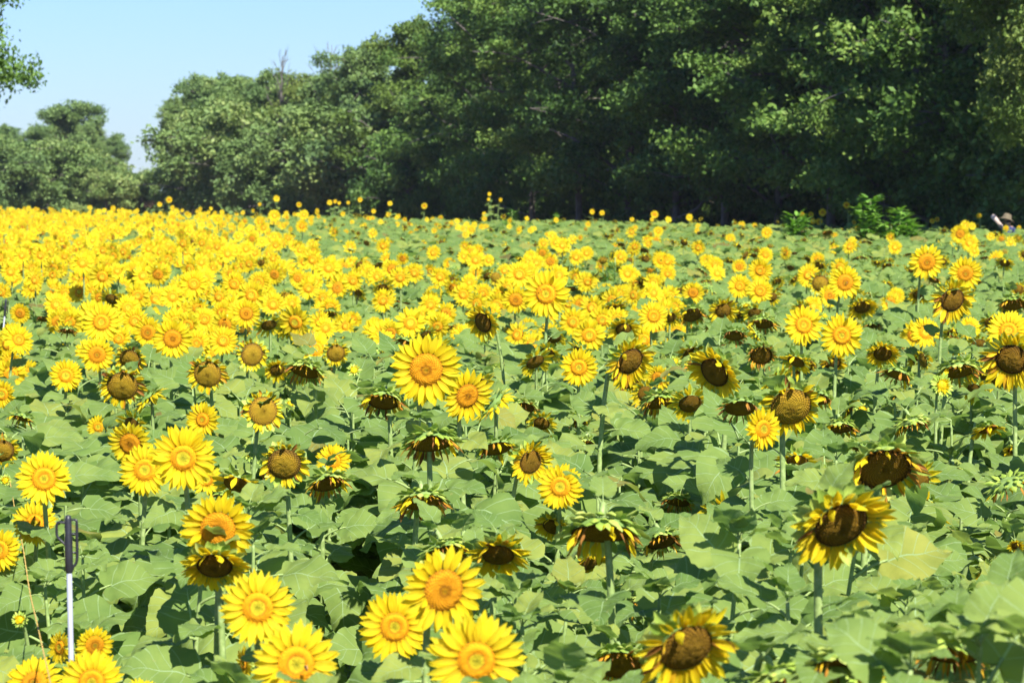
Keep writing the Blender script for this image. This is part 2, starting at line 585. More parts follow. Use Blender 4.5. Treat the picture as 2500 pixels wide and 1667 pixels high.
def make_head(kind, seed, lod=0):
    """returns dict of parts: back, disc, petals, bracts"""
    r = np.random.RandomState(seed * 13 + 5)
    pitch = {'F': 5, 'O': -5, 'S': -20, 'D': -38, 'W': -58, 'B': 25}[kind]
    p = rad(pitch)
    g = np.array([0, -math.cos(p), -math.sin(p)])
    Z = np.array([0, 0, 1.0])
    rd = {'F': .41, 'O': .47, 'S': .62, 'D': .50, 'W': .74, 'B': .42}[kind] * r.uniform(.94, 1.05)
    n, m = [(7, 2), (4, 1), (2, 1)][lod]
    rings, seg = [(11, 36), (5, 16), (2, 8)][lod]
    jit = [.018, .015, 0][lod]
    bump = {'F': .10, 'O': .10, 'S': .17, 'D': .12, 'W': .06, 'B': .25}[kind]
    ring = {'F': .05, 'O': .03}.get(kind, 0)
    prof = lambda q: bump * (1 - q * q) + ring * math.exp(-((q - .7) / .2) ** 2) - (ring * .6) * math.exp(-(q / .3) ** 2) + .02
    parts = {}
    dm = {'F': MDF, 'O': MDO, 'S': MDS, 'D': MDD, 'W': MDD, 'B': MP}[kind]
    dt = disc(rd, prof, rings, seg, jit, dm, r)
    parts['seed_disc'] = dt
    P = []
    if kind in 'FO':
        N = [38, 26, 16][lod] + r.randint(-2, 3)
        droopk = {'F': .10, 'O': .22}[kind]
        for k in range(N):
            lay = k % 2
            th = (k + r.uniform(-.35, .35)) / N * 2 * math.pi
            e = {'F': .20, 'O': .22}[kind] - .18 * lay + r.uniform(-.13, .15)
            if r.rand() < .08: e += r.uniform(.3, .7)
            dr = np.array([math.cos(th), math.sin(th), 0]) * math.cos(e) + Z * math.sin(e)
            Lp = (1 - rd) * r.uniform(.90, 1.12) * (1.0 + .03 * lay)
            W = r.uniform(.165, .225) * (1.25 if lod == 1 else 1.75 if lod == 2 else 1)
            P.append(petal(np.array([math.cos(th), math.sin(th), 0]) * rd * .93 + Z * (.03 - .03 * lay), dr, Z, Lp, W, g, droopk * r.uniform(.3, 1.6),
                           n, m, r, r.rand(), MP, .35, r.uniform(-.5, .5), -r.uniform(0, .5)))
    elif kind == 'S':
        N = [34, 20, 11][lod]
        for k in range(N):
            if r.rand() < .12: continue
            th = (k + r.uniform(-.45, .45)) / N * 2 * math.pi
            e = r.uniform(-.3, .55)
            dr = np.array([math.cos(th), math.sin(th), 0]) * math.cos(e) + Z * math.sin(e)
            Lp = r.uniform(.28, .50)
            yel = r.rand() < .82
            P.append(petal(np.array([math.cos(th), math.sin(th), 0]) * rd * .95, dr, Z, Lp, r.uniform(.12, .20) * (1 if lod < 2 else 1.5), g, r.uniform(.5, 2.6), n, m, r,
                           r.rand(), MP if yel else MW, .6, r.uniform(-1.6, 1.6), r.uniform(-.8, 1.0)))
    elif kind == 'D':
        N = [40, 22, 12][lod]
        for k in range(N):
            if r.rand() < .03: continue
            th = (k + r.uniform(-.45, .45)) / N * 2 * math.pi
            e = r.uniform(-.15, .45)
            if math.sin(th) > .3 and r.rand() < .22: e += r.uniform(.6, 1.1)
            dr = np.array([math.cos(th), math.sin(th), 0]) * math.cos(e) + Z * math.sin(e)
            Lp = (1 - rd) * r.uniform(.9, 1.3)
            P.append(petal(np.array([math.cos(th), math.sin(th), 0]) * rd * .95, dr, Z, Lp, r.uniform(.15, .22) * (1 if lod < 2 else 1.5), g, r.uniform(.3, 1.3), n, m, r,
                           r.rand(), MP if r.rand() < .95 else MW, .5, r.uniform(-.8, .8), r.uniform(-.5, .5)))
    elif kind == 'W':
        N = [34, 18, 9][lod]
        yf = [.15, .30, .02, .5][seed % 4]
        for k in range(N):
            if r.rand() < .15: continue
            th = (k + r.uniform(-.5, .5)) / N * 2 * math.pi
            e = r.uniform(.2, 1.2)
            dr = np.array([math.cos(th), math.sin(th), 0]) * math.cos(e) + Z * math.sin(e)
            yel = r.rand() < yf
            Lp = r.uniform(.35, .65)
            P.append(petal(np.array([math.cos(th), math.sin(th), 0]) * rd * .93 + Z * r.uniform(0, .05), dr, Z, Lp,
                           (r.uniform(.13, .20) if yel else r.uniform(.06, .13)) * (1 if lod < 2 else 1.6), g, r.uniform(.8, 3.2), n, m, r, r.rand(),
                           MP if yel else MW, .8, r.uniform(-3, 3), r.uniform(-1.2, 1.2)))
    else:
        N = [22, 12, 7][lod]
        for k in range(N):
            th = (k + r.uniform(-.4, .4)) / N * 2 * math.pi
            e = r.uniform(.7, 1.25)
            dr = np.array([math.cos(th), math.sin(th), 0]) * math.cos(e) + Z * math.sin(e)
            P.append(petal(np.array([math.cos(th), math.sin(th), 0]) * rd * .75, dr, Z, r.uniform(.35, .6), .16, g, 0, n, m, r, r.rand(), MP, .6, r.uniform(-.6, .6), -.1 * r.rand()))
    parts['petals'] = cat(P)
    # receptacle back
    bk = []
    dep = {'W': .30, 'B': .45}.get(kind, .24)
    rr = [1.04, 1.05, .92, .66, .34, .13]
    zz = [.02, -.04, -.55 * dep, -.85 * dep, -1.0 * dep, -1.25 * dep]
    sg = [24, 10, 6][lod]
    V = []; A = []
    for a, b in zip(rr, zz):
        for j in range(sg):
            th = j / sg * 2 * math.pi
            V.append((rd * a * math.cos(th), rd * a * math.sin(th), b)); A.append((a, 0, .5))
    parts['flower_head'] = T(V, grid_faces(6, sg, True)[:, ::-1], A, MK)
    # bracts
    Bq = []
    rows = {'W': 3, 'B': 3, 'D': 2, 'S': 2}.get(kind, 2)
    if lod == 2: rows = 1
    for row in range(rows):
        N = [20, 12, 8][lod]
        for k in range(N):
            th = (k + .5 * (row % 2) + r.uniform(-.25, .25)) / N * 2 * math.pi
            e = {'F': -.5, 'O': -.5, 'S': .0, 'D': -.1, 'W': .25, 'B': .35}[kind] - .35 * row + r.uniform(-.3, .3)
            dr = np.array([math.cos(th), math.sin(th), 0]) * math.cos(e) + Z * math.sin(e)
            b0 = np.array([math.cos(th), math.sin(th), 0]) * rd * (.98 - .16 * row) + Z * (-.03 - .12 * row)
            LL = {'W': .46, 'B': .55, 'S': .34, 'D': .40}.get(kind, .34) * r.uniform(.7, 1.3)
            gk = 2.0 if kind == 'W' else .3
            bend = r.uniform(-.2, 1.2) if kind in 'WSD' else -.3
            t_ = petal(b0, dr, Z, LL, .26 if lod < 2 else .36, g, gk * r.uniform(.1, 1), [4, 2, 2][lod], 1, r, r.rand(), MB, .5, r.uniform(-.4, .4), bend)
            Bq.append(t_)
    parts['bracts'] = cat(Bq)
    return parts, pitch


NV = {'F': 5, 'O': 4, 'S': 4, 'D': 4, 'W': 4, 'B': 2}
HEAD = {}   # full detail meshes
for k_, n_ in NV.items():
    for i_ in range(n_):
        parts, pitch_ = make_head(k_, i_ + 1, 0)
        HEAD[k_, i_] = ({nm: mesh(nm, t, FIELD_MATS) for nm, t in parts.items()}, pitch_)
HEADM = {}
HEADL = {}
for k_, n_ in NV.items():
    HEADM[k_] = [(cat(list(make_head(k_, 30 + i, 1)[0].values()))) for i in range(n_)]
    HEADL[k_] = [(cat([v for kk, v in make_head(k_, 60 + i, 2)[0].items() if kk != 'bracts' or k_ in 'WBS'])) for i in range(n_)]
PITCH = {'F': 5, 'O': -5, 'S': -20, 'D': -38, 'W': -58, 'B': 25}


def head_matrix(yaw, pitch, roll=0.0):
    F = np.array([math.sin(yaw) * math.cos(pitch), -math.cos(yaw) * math.cos(pitch), math.sin(pitch)])
    up = np.array([0, 0, 1.0])
    U = up - F * F.dot(up)
    U /= np.linalg.norm(U)
    X = np.cross(U, F)
    c, s = math.cos(roll), math.sin(roll)
    X2 = X * c + U * s
    U2 = -X * s + U * c
    return np.stack([X2, U2, F], 1), F


def bez(p0, p1, p2, p3, n):
    t = np.linspace(0, 1, n)[:, None]
    return (1 - t) ** 3 * p0 + 3 * (1 - t) ** 2 * t * p1 + 3 * (1 - t) * t * t * p2 + t ** 3 * p3


def stem_path(H, F, D, r, n=14, neck=None):
    """path from the ground to the back of the head"""
    att = H - F * D * .5 * .28
    nk = neck if neck else (.07 + .5 * D * (1 if F[2] < -.4 else .4))
    P2 = att - F * nk
    back = np.array([-F[0], -F[1], 0]) * (.05 + .10 * max(0, -F[2]))
    G = np.array([att[0], att[1], 0]) + back * 1.4 + np.array([r.uniform(-.08, .08), r.uniform(-.05, .05), 0])
    P1 = np.array([G[0], G[1], P2[2] * .75]) + np.array([r.uniform(-.03, .03), 0, 0])
    if F[2] < -.4: P2 = P2 + np.array([0, 0, .03])
    return bez(G, P1, P2, att, n), G


SUNF = []


def sunflower(px, py, size, kind, yaw=0.0, pitch=None, label='', d=None, D=None, dist=None, var=None, nleaf=None, H=None, roll=None, leaf_scale=1.0, lod=0, zleaf=None, seed=None, lowleaf=.25):
    sd = seed if seed is not None else int(px * 7 + py * 13) % 100000
    r = np.random.RandomState(sd)
    if H is None:
        if d is None:
            est = .95 * size / max(py - HOR, 20)
            ref = .13 if kind == 'B' else .22
            D = float(np.clip(math.sqrt(ref * np.clip(est, .08, .5)), .08 if kind == 'B' else .15, .31))
            d = F_PX * D / size
            if dist: d = dist
            z = CAM_Z - (py - HOR) * d / F_PX
            if z < 1.0: d = (CAM_Z - 1.0) * F_PX / (py - HOR)
            if z > 1.85: d = (CAM_Z - 1.85) * F_PX / (py - HOR)
        D = size * d / F_PX
        H = np.array(at(px, py, d))
    v = var if var is not None else r.randint(NV.get(kind, 1))
    pt = rad(PITCH.get(kind, 85) + (r.uniform(-6, 6))) if pitch is None else rad(pitch)
    yw = rad(yaw + r.uniform(-13, 13))
    rl = rad(r.uniform(-12, 12)) if roll is None else rad(roll)
    if kind == 'F' and roll is None: rl = r.uniform(-math.pi, math.pi)
    R, F = head_matrix(yw, pt, rl)
    path, G = stem_path(H, F, D, r)
    root = empty('sunflower', G)
    tag(root, label, 'sunflower', 'sunflowers growing in the field')
    loc = path - G
    th = .006 + .014 * D
    st = tube(loc, np.linspace(th * 1.35, th * (.75 if F[2] > -.4 else .95), len(loc)), 10 if lod == 0 else 6, MS, r.rand())
    link('stem', mesh('stem', st, FIELD_MATS), root)
    nl = nleaf if nleaf is not None else r.randint(11, 15)
    zt = (zleaf if zleaf else H[2] - .13 * (1 if kind != 'W' else .2) - .26 * D)
    az = r.rand() * 6.28
    zs = np.linspace(lowleaf, 1.0, nl) if nl else []
    topi = int(np.argmax(path[:, 2]))
    for i, q in enumerate(zs):
        z = zt * (q * .97 + .03 * r.rand())
        k = np.interp(z, path[:topi + 1, 2], np.arange(topi + 1))
        p = np.array([np.interp(k, np.arange(len(loc)), loc[:, c]) for c in range(3)])
        s = r.uniform(.19, .275) * (1.0 if q < .75 else 1.0 - (q - .75) * 1.9) * leaf_scale
        az += 2.4 + r.uniform(-.4, .4)
        vi = r.randint(len(LEAF_ME)) if q < .85 else [0, 1, 6, 2][r.randint(4)]
        M = Matrix.Translation(Vector(p)) @ Matrix.Rotation(rad(r.uniform(6, 30)), 4, 'X') @ Matrix.Rotation(az, 4, 'Z') @ Matrix.Rotation(rad(r.uniform(-12, 12)), 4, 'Y') @ Matrix.Scale(s, 4)
        link('leaf', (LEAF_ME if lod == 0 else LEAFM_ME)[vi], root, M)
    for i in range(5 if not kind else (2 if kind in 'WDS' else 0)):   # young leaves round the tip
        p = loc[-1] if not kind else loc[topi] + np.array([0, 0, -.01])
        az += 1.3 + r.uniform(-.3, .3)
        M = Matrix.Translation(Vector(p)) @ Matrix.Rotation(az, 4, 'Z') @ Matrix.Rotation(rad(r.uniform(5, 45)), 4, 'X') @ Matrix.Scale(r.uniform(.06, .12), 4)
        link('leaf', (LEAF_ME if lod == 0 else LEAFM_ME)[r.randint(3)], root, M)
    if kind:
        ms, _ = HEAD[kind, v]
        M = Matrix([list(R[0] * D / 2) + [H[0] - G[0]], list(R[1] * D / 2) + [H[1] - G[1]], list(R[2] * D / 2) + [H[2] - G[2]], [0, 0, 0, 1]])
        hd = link('flower_head', ms['flower_head'], root, M)
        for nm in ('seed_disc', 'petals', 'bracts'):
            link(nm, ms[nm], hd)
    SUNF.append((px, py, size, d, H, kind, G))
    return root


# ------------------------------------------------------------ the flowers one can point at: px, py, size (photo pixels), kind, yaw, pitch, label, extras
HERO = [
    (107, 1169, 140, 'F', 2, None, 'open yellow sunflower with orange centre, upper of the two right above the black-topped fence post'),
    (85, 1277, 115, 'F', 0, None, 'smaller open yellow sunflower just left of the black fence post top'),
    (-2, 1342, 112, 'F', 5, None, 'yellow sunflower cut by the left edge beside the black-topped post'),
    (14, 1172, 34, 'B', 0, None, 'spiky green bud at the left edge beside a yellow bloom'),
    (49, 1512, 44, 'B', 5, None, 'round green bud opening yellow left of the white pole'),
    (354, 1147, 130, 'F', 8, None, 'yellow sunflower overlapped by the big bloom on its right, in the left cluster'),
    (447, 1118, 165, 'F', 0, None, 'largest fully open sunflower of the left cluster, front of the overlapping blooms'),
    (503, 1169, 90, 'F', 35, None, 'small yellow sunflower peeping out behind the right side of the left cluster'),
    (318, 1083, 115, 'O', -8, -15, 'sunflower with shaded brown disc and curled petals behind the left cluster'),
    (532, 1292, 188, 'O', 12, -8, 'big sunflower with wide orange disc half hidden by an upright green leaf'),
    (524, 1380, 172, 'D', 3, None, 'nodding sunflower with striped brown disc right under the leaf-covered big one'),
    (629, 1483, 190, 'F', 2, None, 'big bright yellow sunflower with orange centre, above the bloom cut by the bottom edge'),
    (722, 1621, 222, 'F', 5, None, 'large yellow sunflower with a bee on its disc at the bottom edge', {'roll': 0}),
    (597, 1618, 90, 'F', -65, None, 'sunflower seen from the side, tucked left behind the large bottom bloom'),
    (231, 1574, 98, 'O', 20, None, 'sunflower with orange disc partly under a leaf, right of the white pole'),
    (147, 1580, 85, 'F', -30, None, 'yellow sunflower half hidden by the white pole'),
    (224, 1665, 165, 'F', 0, 15, 'bright sunflower cut by the bottom edge just right of the pole'),
    (83, 1668, 150, 'O', 0, 35, 'upturned sunflower with ragged petals cut by the bottom edge left of the pole'),
    (345, 1706, 110, 'F', 10, 20, 'two petal tips of a sunflower at the bottom edge'),
    (694, 1132, 136, 'S', 0, None, 'round brown seed head with short curled petals, dead centre of the lower left half', {'roll': 0}),
    (814, 1125, 88, 'F', 5, 12, 'small yellow sunflower peeping over a withered head'),
    (800, 1180, 112, 'W', 35, None, 'withered head with rust brown petals drooping right below a small yellow bloom'),
    (6, 1100, 98, 'S', 5, -20, 'brown seed head with a few yellow petals at the left edge'),
    (5, 962, 74, 'F', 0, None, 'yellow sunflower cut by the left edge over a thin bare stalk'),
    (240, 1042, 60, 'F', 0, None, 'small yellow sunflower on its own thin stem above the left cluster'),
    (495, 1025, 92, 'F', -12, None, 'mid-sized sunflower with dark-ringed centre above the right of the left cluster'),
    (642, 1003, 115, 'S', 20, 5, 'large brown seed head tilted up to the right with dry petals on its lower rim', {'roll': -25}),
    (709, 986, 32, 'B', 0, None, 'small spiky bud opening yellow right of the tilted seed head'),
    (299, 942, 118, 'S', 0, None, 'brown disc sunflower with a skirt of yellow petals hanging below', {'var': 2, 'roll': 0}),
    (161, 917, 84, 'F', 3, None, 'yellow sunflower with dark-ringed centre left of the brown disc one with a petal skirt'),
    (318, 877, 88, 'S', -10, None, 'seed head with a shadow stripe across it, under two orange-disc blooms'),
    (237, 866, 90, 'O', 0, None, 'sunflower with flat orange disc, lower left of three big blooms on the left'),
    (421, 827, 104, 'O', 3, None, 'sunflower with big orange disc, right one of three big blooms on the left'),
    (248, 787, 105, 'F', 0, None, 'tall sunflower with ringed centre, top one of three big blooms on the left'),
    (362, 812, 80, 'O', -5, None, None), (45, 830, 78, 'F', 40, 20, 'fluffy yellow sunflower seen obliquely near the far fence post'),
    (25, 885, 64, 'F', -5, None, 'small yellow sunflower under a drooping leaf at the left edge'),
    (64, 910, 26, 'B', 0, None, None), (507, 913, 104, 'S', 2, -15, 'dark brown seed head ringed by ragged yellow petals, with a leaf on top', {'roll': 0}),
    (615, 865, 90, 'S', 15, -5, 'brown seed head with a dark shadow line, leaning right'),
    (684, 789, 68, 'S', 5, None, None), (543, 765, 60, 'O', 0, None, None), (601, 766, 74, 'O', 4, None, 'sunflower with a star-shaped shadow on its orange disc'),
    (499, 780, 66, 'F', 0, None, None), (330, 784, 70, 'F', 5, None, None), (676, 903, 72, 'D', 0, None, None),
    (745, 906, 100, 'W', -35, None, 'nodding head with dark disc facing down left under a big leaf'),
    (820, 862, 74, 'S', 0, -15, None), (806, 752, 56, 'F', 0, None, None), (545, 832, 76, 'F', 0, None, None),
    (480, 838, 74, 'F', 5, None, None), (290, 826, 66, 'F', -5, None, None), (155, 812, 62, 'F', -20, None, None),
    (161, 768, 60, 'O', 0, None, None), (49, 765, 54, 'O', 0, None, None), (760, 792, 50, 'D', 0, None, None),
    (1040, 902, 182, 'O', 5, -5, 'big sunflower with wide orange disc in the middle of the field, petals ragged on top', {'roll': 0, 'var': 1}),
    (1140, 966, 138, 'O', 20, -12, 'orange-disc sunflower half covered by leaves, lower right of the big central one'),
    (1333, 718, 122, 'F', 0, None, 'tallest bright yellow sunflower standing over the middle of the field'),
    (1259, 732, 72, 'O', 0, None, None), (1180, 787, 98, 'D', -35, -15, 'tilted seed head with long hanging petals, left of a thick hairy stem'),
    (955, 814, 62, 'O', -8, None, 'small ragged sunflower above left of the big central bloom'),
    (1413, 897, 98, 'F', 0, None, 'open yellow sunflower between the big central bloom and two nodding heads'),
    (1538, 881, 138, 'D', 35, -25, 'nodding sunflower seen from its green back, petals fanned to the right', {'roll': 20}),
    (1606, 924, 68, 'O', -10, None, None), (1415, 743, 52, 'O', 0, None, None), (1498, 758, 74, 'D', 0, None, None),
    (1523, 805, 84, 'D', 5, None, None), (1595, 772, 80, 'F', 0, None, None),
    (936, 980, 105, 'W', 0, None, 'withered nodding head with a pale green crown left of centre'),
    (1002, 1034, 84, 'W', -20, None, 'withered head half under a long leaf below the big central bloom'),
    (1053, 1082, 145, 'W', 10, -62, 'broad drooping head with shaggy yellow petals under a dark leaf', {'var': 3}),
    (1277, 996, 76, 'W', 0, None, 'small withered head beside a slanting hairy stem'),
    (1295, 1127, 116, 'D', 28, -12, 'ragged sunflower with dark disc behind a fresh bloom', {'roll': 0}),
    (1368, 1188, 118, 'F', 2, None, 'fresh sunflower with yellow green centre, in front of a ragged dark-disc one'),
    (1031, 1225, 128, 'W', 12, None, 'withered nodding head with a pale hooked stem and rusty petals, left of middle'),
    (1610, 982, 102, 'W', 12, None, None), (1136, 863, 34, 'W', 0, None, None), (1203, 902, 42, 'W', 0, None, None),
    (1270, 828, 52, 'D', 0, None, None), (1411, 1025, 62, 'W', 0, None, None), (1429, 1082, 56, 'W', 0, None, None),
    (1082, 1440, 225, 'O', 22, -5, 'big sunflower with thick orange brown ring disc turned right, above the two fresh bottom blooms', {'var': 0}),
    (963, 1530, 182, 'F', 6, None, 'fresh sunflower with green centre, left of the pair at the bottom', {'var': 1}),
    (1162, 1612, 245, 'F', 0, None, 'largest fresh sunflower with yellow green centre, right of the pair at the bottom', {'var': 3}),
    (1216, 1353, 162, 'D', 6, -45, 'drooping sunflower with shaded disc and loose yellow petals under a hooked stem', {'var': 1}),
    (1469, 1300, 196, 'W', 5, -66, 'flat drooping seed head fringed with pointed green bracts', {'var': 2}),
    (1350, 1285, 100, 'D', -30, None, None), (1444, 1371, 98, 'D', 25, -35, None), (1655, 1225, 82, 'W', -25, None, None),
    (1510, 1622, 150, 'W', -5, -45, 'withered sunflower with brown strings of petals at the bottom edge', {'var': 1}),
    (1675, 1580, 270, 'D', 12, -30, 'large nodding sunflower with chocolate disc and spread yellow petals at the bottom right', {'roll': 0, 'var': 0}),
    (2052, 1280, 265, 'D', 10, -34, 'large drooping sunflower with dark oval disc and shaggy petals in the right foreground', {'roll': 18, 'var': 2}),
    (2158, 1143, 188, 'W', 15, -42, 'broad brown seed head under a green fringe with curled orange petals, right side', {'var': 0}),
    (2412, 1390, 92, 'D', 60, -45, 'small shrivelled yellow head behind a large leaf near the right edge'),
    (2329, 1150, 68, 'W', 0, None, None), (2480, 1332, 44, 'D', 0, None, None),
    (2125, 1650, 130, 'B', 0, 55, 'pale green bud with yellow florets at the bottom right edge'),
    (1862, 1047, 110, 'F', 25, None, 'half opened yellow sunflower in front of a big brown seed head', {'var': 2, 'dist': 9.6}),
    (1930, 992, 172, 'S', 12, -28, 'very large brown seed head without petals on the right', {'roll': 10, 'var': 3}),
    (2054, 819, 112, 'F', 0, None, 'right one of two side by side yellow sunflowers on the right'),
    (1962, 794, 102, 'F', -8, None, 'left one of two side by side yellow sunflowers on the right'),
    (2260, 812, 80, 'F', 10, 18, 'yellow sunflower tipped up, below a dark-disc bloom on the right'),
    (2325, 732, 120, 'D', 3, -20, 'sunflower with chocolate disc and ragged yellow petals, upper right', {'roll': 0, 'var': 0}),
    (1745, 908, 152, 'D', -38, -25, 'nodding yellow sunflower facing down left with petals swept to the right', {'roll': -20, 'var': 2}),
    (1859, 868, 76, 'W', 10, -35, None), (1957, 893, 72, 'W', 0, -40, None), (2155, 863, 86, 'D', 5, -35, None), (2246, 880, 66, 'D', 0, -40, None),
    (2340, 906, 106, 'W', 0, None, 'withered nodding head with green fringe behind an opening bud, right side'),
    (2300, 940, 62, 'B', 10, 5, 'opening yellow bud with spiky green sepals on the right'),
    (2470, 877, 155, 'D', -15, -22, 'big chocolate-disc sunflower cut by the right edge', {'roll': 0, 'var': 0}),
    (2462, 808, 112, 'F', 0, 20, 'yellow petals rising behind the big dark-disc bloom at the right edge'),
    (2050, 1045, 86, 'W', 0, None, None), (2105, 1000, 42, 'B', 20, None, None), (2224, 1036, 92, 'W', 40, -70, None),
    (2412, 1047, 96, 'D', 30, -60, 'wilting yellow sunflower seen from above near the right edge'), (2474, 1098, 56, 'D', 0, -50, None),
    (1862, 790, 72, 'W', 0, None, None), (2105, 750, 76, 'D', 5, -40, None), (1689, 769, 66, 'W', 0, -45, None), (1765, 758, 78, 'D', 15, -25, None),
    (1823, 750, 34, 'B', 0, None, None), (2188, 722, 46, 'F', 0, None, None), (2246, 718, 68, 'D', 10, None, None), (2474, 743, 82, 'W', 0, None, None),
    (1678, 848, 54, 'D', -10, None, None), (2368, 801, 62, 'F', 10, 15, None), (2034, 888, 76, 'D', 10, -40, None),
    (2262, 640, 94, 'O', 0, None, 'tall sunflower with flat orange disc, left of a leaning one, far right'),
    (2356, 668, 90, 'O', 8, -8, 'orange-disc sunflower right beside the tall one, far right'),
    (2344, 572, 50, 'O', -5, None, 'left of the two touching sunflowers near the skyline on the right'),
    (2367, 593, 47, 'F', 5, None, 'right of the two touching sunflowers near the skyline on the right'),
    (2063, 690, 86, 'O', 5, None, 'sunflower with a bee-dark spot on its orange disc, right middle'),
    (2003, 692, 64, 'S', 0, -10, 'dark seed head against the left side of an orange-disc bloom'),
    (1856, 661, 64, 'F', 0, None, None), (1856, 711, 68, 'F', 2, None, None), (1806, 699, 62, 'F', -4, None, None),
    (1974, 672, 62, 'F', -20, 15, None), (1996, 633, 38, 'F', 0, None, None), (1869, 622, 42, 'F', 5, None, None), (1746, 647, 44, 'F', 0, None, None),
    (1724, 636, 36, 'F', 0, None, None), (1805, 651, 40, 'O', 0, None, None), (2185, 604, 38, 'F', 0, None, None), (1692, 715, 58, 'O', 0, None, None),
    (1268, 670, 70, 'F', 2, None, 'sunflower with orange centre just left of the tallest bright bloom'), (957, 658, 50, 'O', 0, None, None),
    (1011, 661, 38, 'F', 0, None, None), (1179, 715, 52, 'F', 0, None, None), (1098, 645, 36, 'F', 0, None, None), (1532, 668, 48, 'F', 0, None, None),
    (1614, 636, 46, 'F', 0, None, None), (1571, 690, 46, 'D', 0, None, None), (1578, 722, 42, 'O', 0, None, None), (1630, 668, 44, 'F', 5, None, None),
    (1527, 712, 40, 'F', 0, None, None), (1432, 618, 38, 'F', 5, None, None), (1357, 593, 35, 'F', 0, None, None), (1295, 626, 34, 'F', 0, None, None),
    (473, 694, 75, 'F', 0, None, 'bright sunflower rising from the dense yellow drift, left of two like it'),
    (572, 694, 64, 'F', 0, None, 'middle of three bright blooms rising from the dense yellow drift'),
    (632, 689, 60, 'F', 0, None, 'right of three bright blooms rising from the dense yellow drift'), (403, 727, 56, 'F', 5, None, None), (893, 643, 34, 'F', 0, None, None),
    (700, 727, 50, 'S', 0, None, None), (161, 736, 46, 'F', 0, None, None), (1060, 717, 46, 'F', -5, None, None), (860, 782, 50, 'O', 3, None, None),
    (1075, 790, 62, 'F', 0, None, None), (1030, 776, 52, 'O', 0, None, None), (915, 796, 50, 'F', 0, None, None), (1120, 812, 48, 'F', 0, None, None),
    (1340, 815, 60, 'F', 0, None, None), (1290, 800, 50, 'F', 0, None, None), (1565, 815, 52, 'F', 0, None, None), (1480, 712, 44, 'F', 0, None, None),
    (670, 527, 32, 'F', 0, None, None), (532, 536, 28, 'F', 0, None, None), (634, 542, 30, 'F', 0, None, None), (742, 525, 27, 'F', 0, None, 'upper of two stacked sunflowers at the field edge'),
    (737, 552, 34, 'F', 0, None, 'lower of two stacked sunflowers at the field edge'), (1150, 561, 25, 'F', 0, None, None), (1607, 565, 27, 'F', 0, None, None), (1872, 568, 30, 'F', 0, None, None),
    (1783, 583, 28, 'F', 0, None, None), (737, 604, 28, 'F', 0, None, None), (792, 578, 24, 'F', 0, None, None), (2020, 568, 30, 'W', 0, None, None),
]
SKY = [(87, 511, 12), (276, 508, 14), (390, 499, 13), (413, 488, 17), (421, 507, 12), (675, 485, 17), (730, 500, 14), (634, 499, 10), (805, 495, 14), (818, 492, 10),
       (828, 496, 9), (850, 495, 10), (879, 488, 13), (952, 497, 13), (912, 516, 12), (1036, 503, 16), (1446, 517, 14), (1470, 520, 14), (1598, 524, 20), (1543, 536, 12),
       (1683, 531, 18), (1958, 524, 14), (1980, 524, 14), (2008, 519, 20), (2067, 501, 18), (1985, 540, 15), (2276, 540, 13), (2288, 536, 13), (2390, 527, 15), (870, 540, 19),
       (900, 535, 17), (1057, 538, 18), (1195, 474, 10), (1222, 488, 10), (1193, 487, 8), (1182, 523, 12), (2085, 543, 12), (1976, 556, 17), (2456, 558, 17), (2488, 556, 12)]


ORD = 'first second third fourth fifth sixth seventh eighth ninth tenth eleventh twelfth thirteenth fourteenth fifteenth sixteenth seventeenth eighteenth nineteenth'.split()


def ordinal(i):
    if i < 19: return ORD[i]
    t = ['twentieth', 'thirtieth', 'fortieth', 'fiftieth', 'sixtieth', 'seventieth', 'eightieth', 'ninetieth'][(i + 1) // 10 - 2]
    if (i + 1) % 10 == 0: return t
    return ['twenty', 'thirty', 'forty', 'fifty', 'sixty', 'seventy', 'eighty', 'ninety'][(i + 1) // 10 - 2] + '-' + ORD[(i + 1) % 10 - 1]


def edge_d(px):
    return np.interp(px, [-600, 0, 1250, 2500, 3200], [140, 126, 93, 71, 62])


KW = {'F': 'open yellow sunflower', 'O': 'yellow sunflower with a wide orange disc', 'S': 'brown seed head with curled yellow petals', 'D': 'nodding sunflower with a dark disc',
      'W': 'withered drooping head with green bracts', 'B': 'spiky green sunflower bud', 'G': 'leafy green plant without flower'}
LM = [(h[0], h[1], h[6]) for h in HERO if h[6] and h[2] > 70]
LM_SHORT = {}
used = {}


def auto_label(px, py, size, kind):
    sz = 'tiny ' if size < 30 else 'small ' if size < 55 else 'mid-sized '
    c = sorted(LM, key=lambda l: (l[0] - px) ** 2 + 2 * (l[1] - py) ** 2)[0]
    dx, dy = px - c[0], py - c[1]
    rel = ('right of' if dx > 0 else 'left of') if abs(dx) > 1.5 * abs(dy) else ('above' if dy < 0 else 'below')
    if abs(dx) <= 1.5 * abs(dy) and abs(dx) > .5 * abs(dy): rel = rel + (' right of' if dx > 0 else ' left of')
    t = c[2].split(',')[0].split(' cut ')[0].split(' with a skirt')[0]
    for cutw in (' half ', ' behind ', ' overlapped ', ' partly ', ' ringed ', ' in front ', ' fringed '):
        t = t.split(cutw)[0]
    w = (sz + KW[kind] + ' ' + rel + ' the ' + t).split()
    return ' '.join(w[:16])


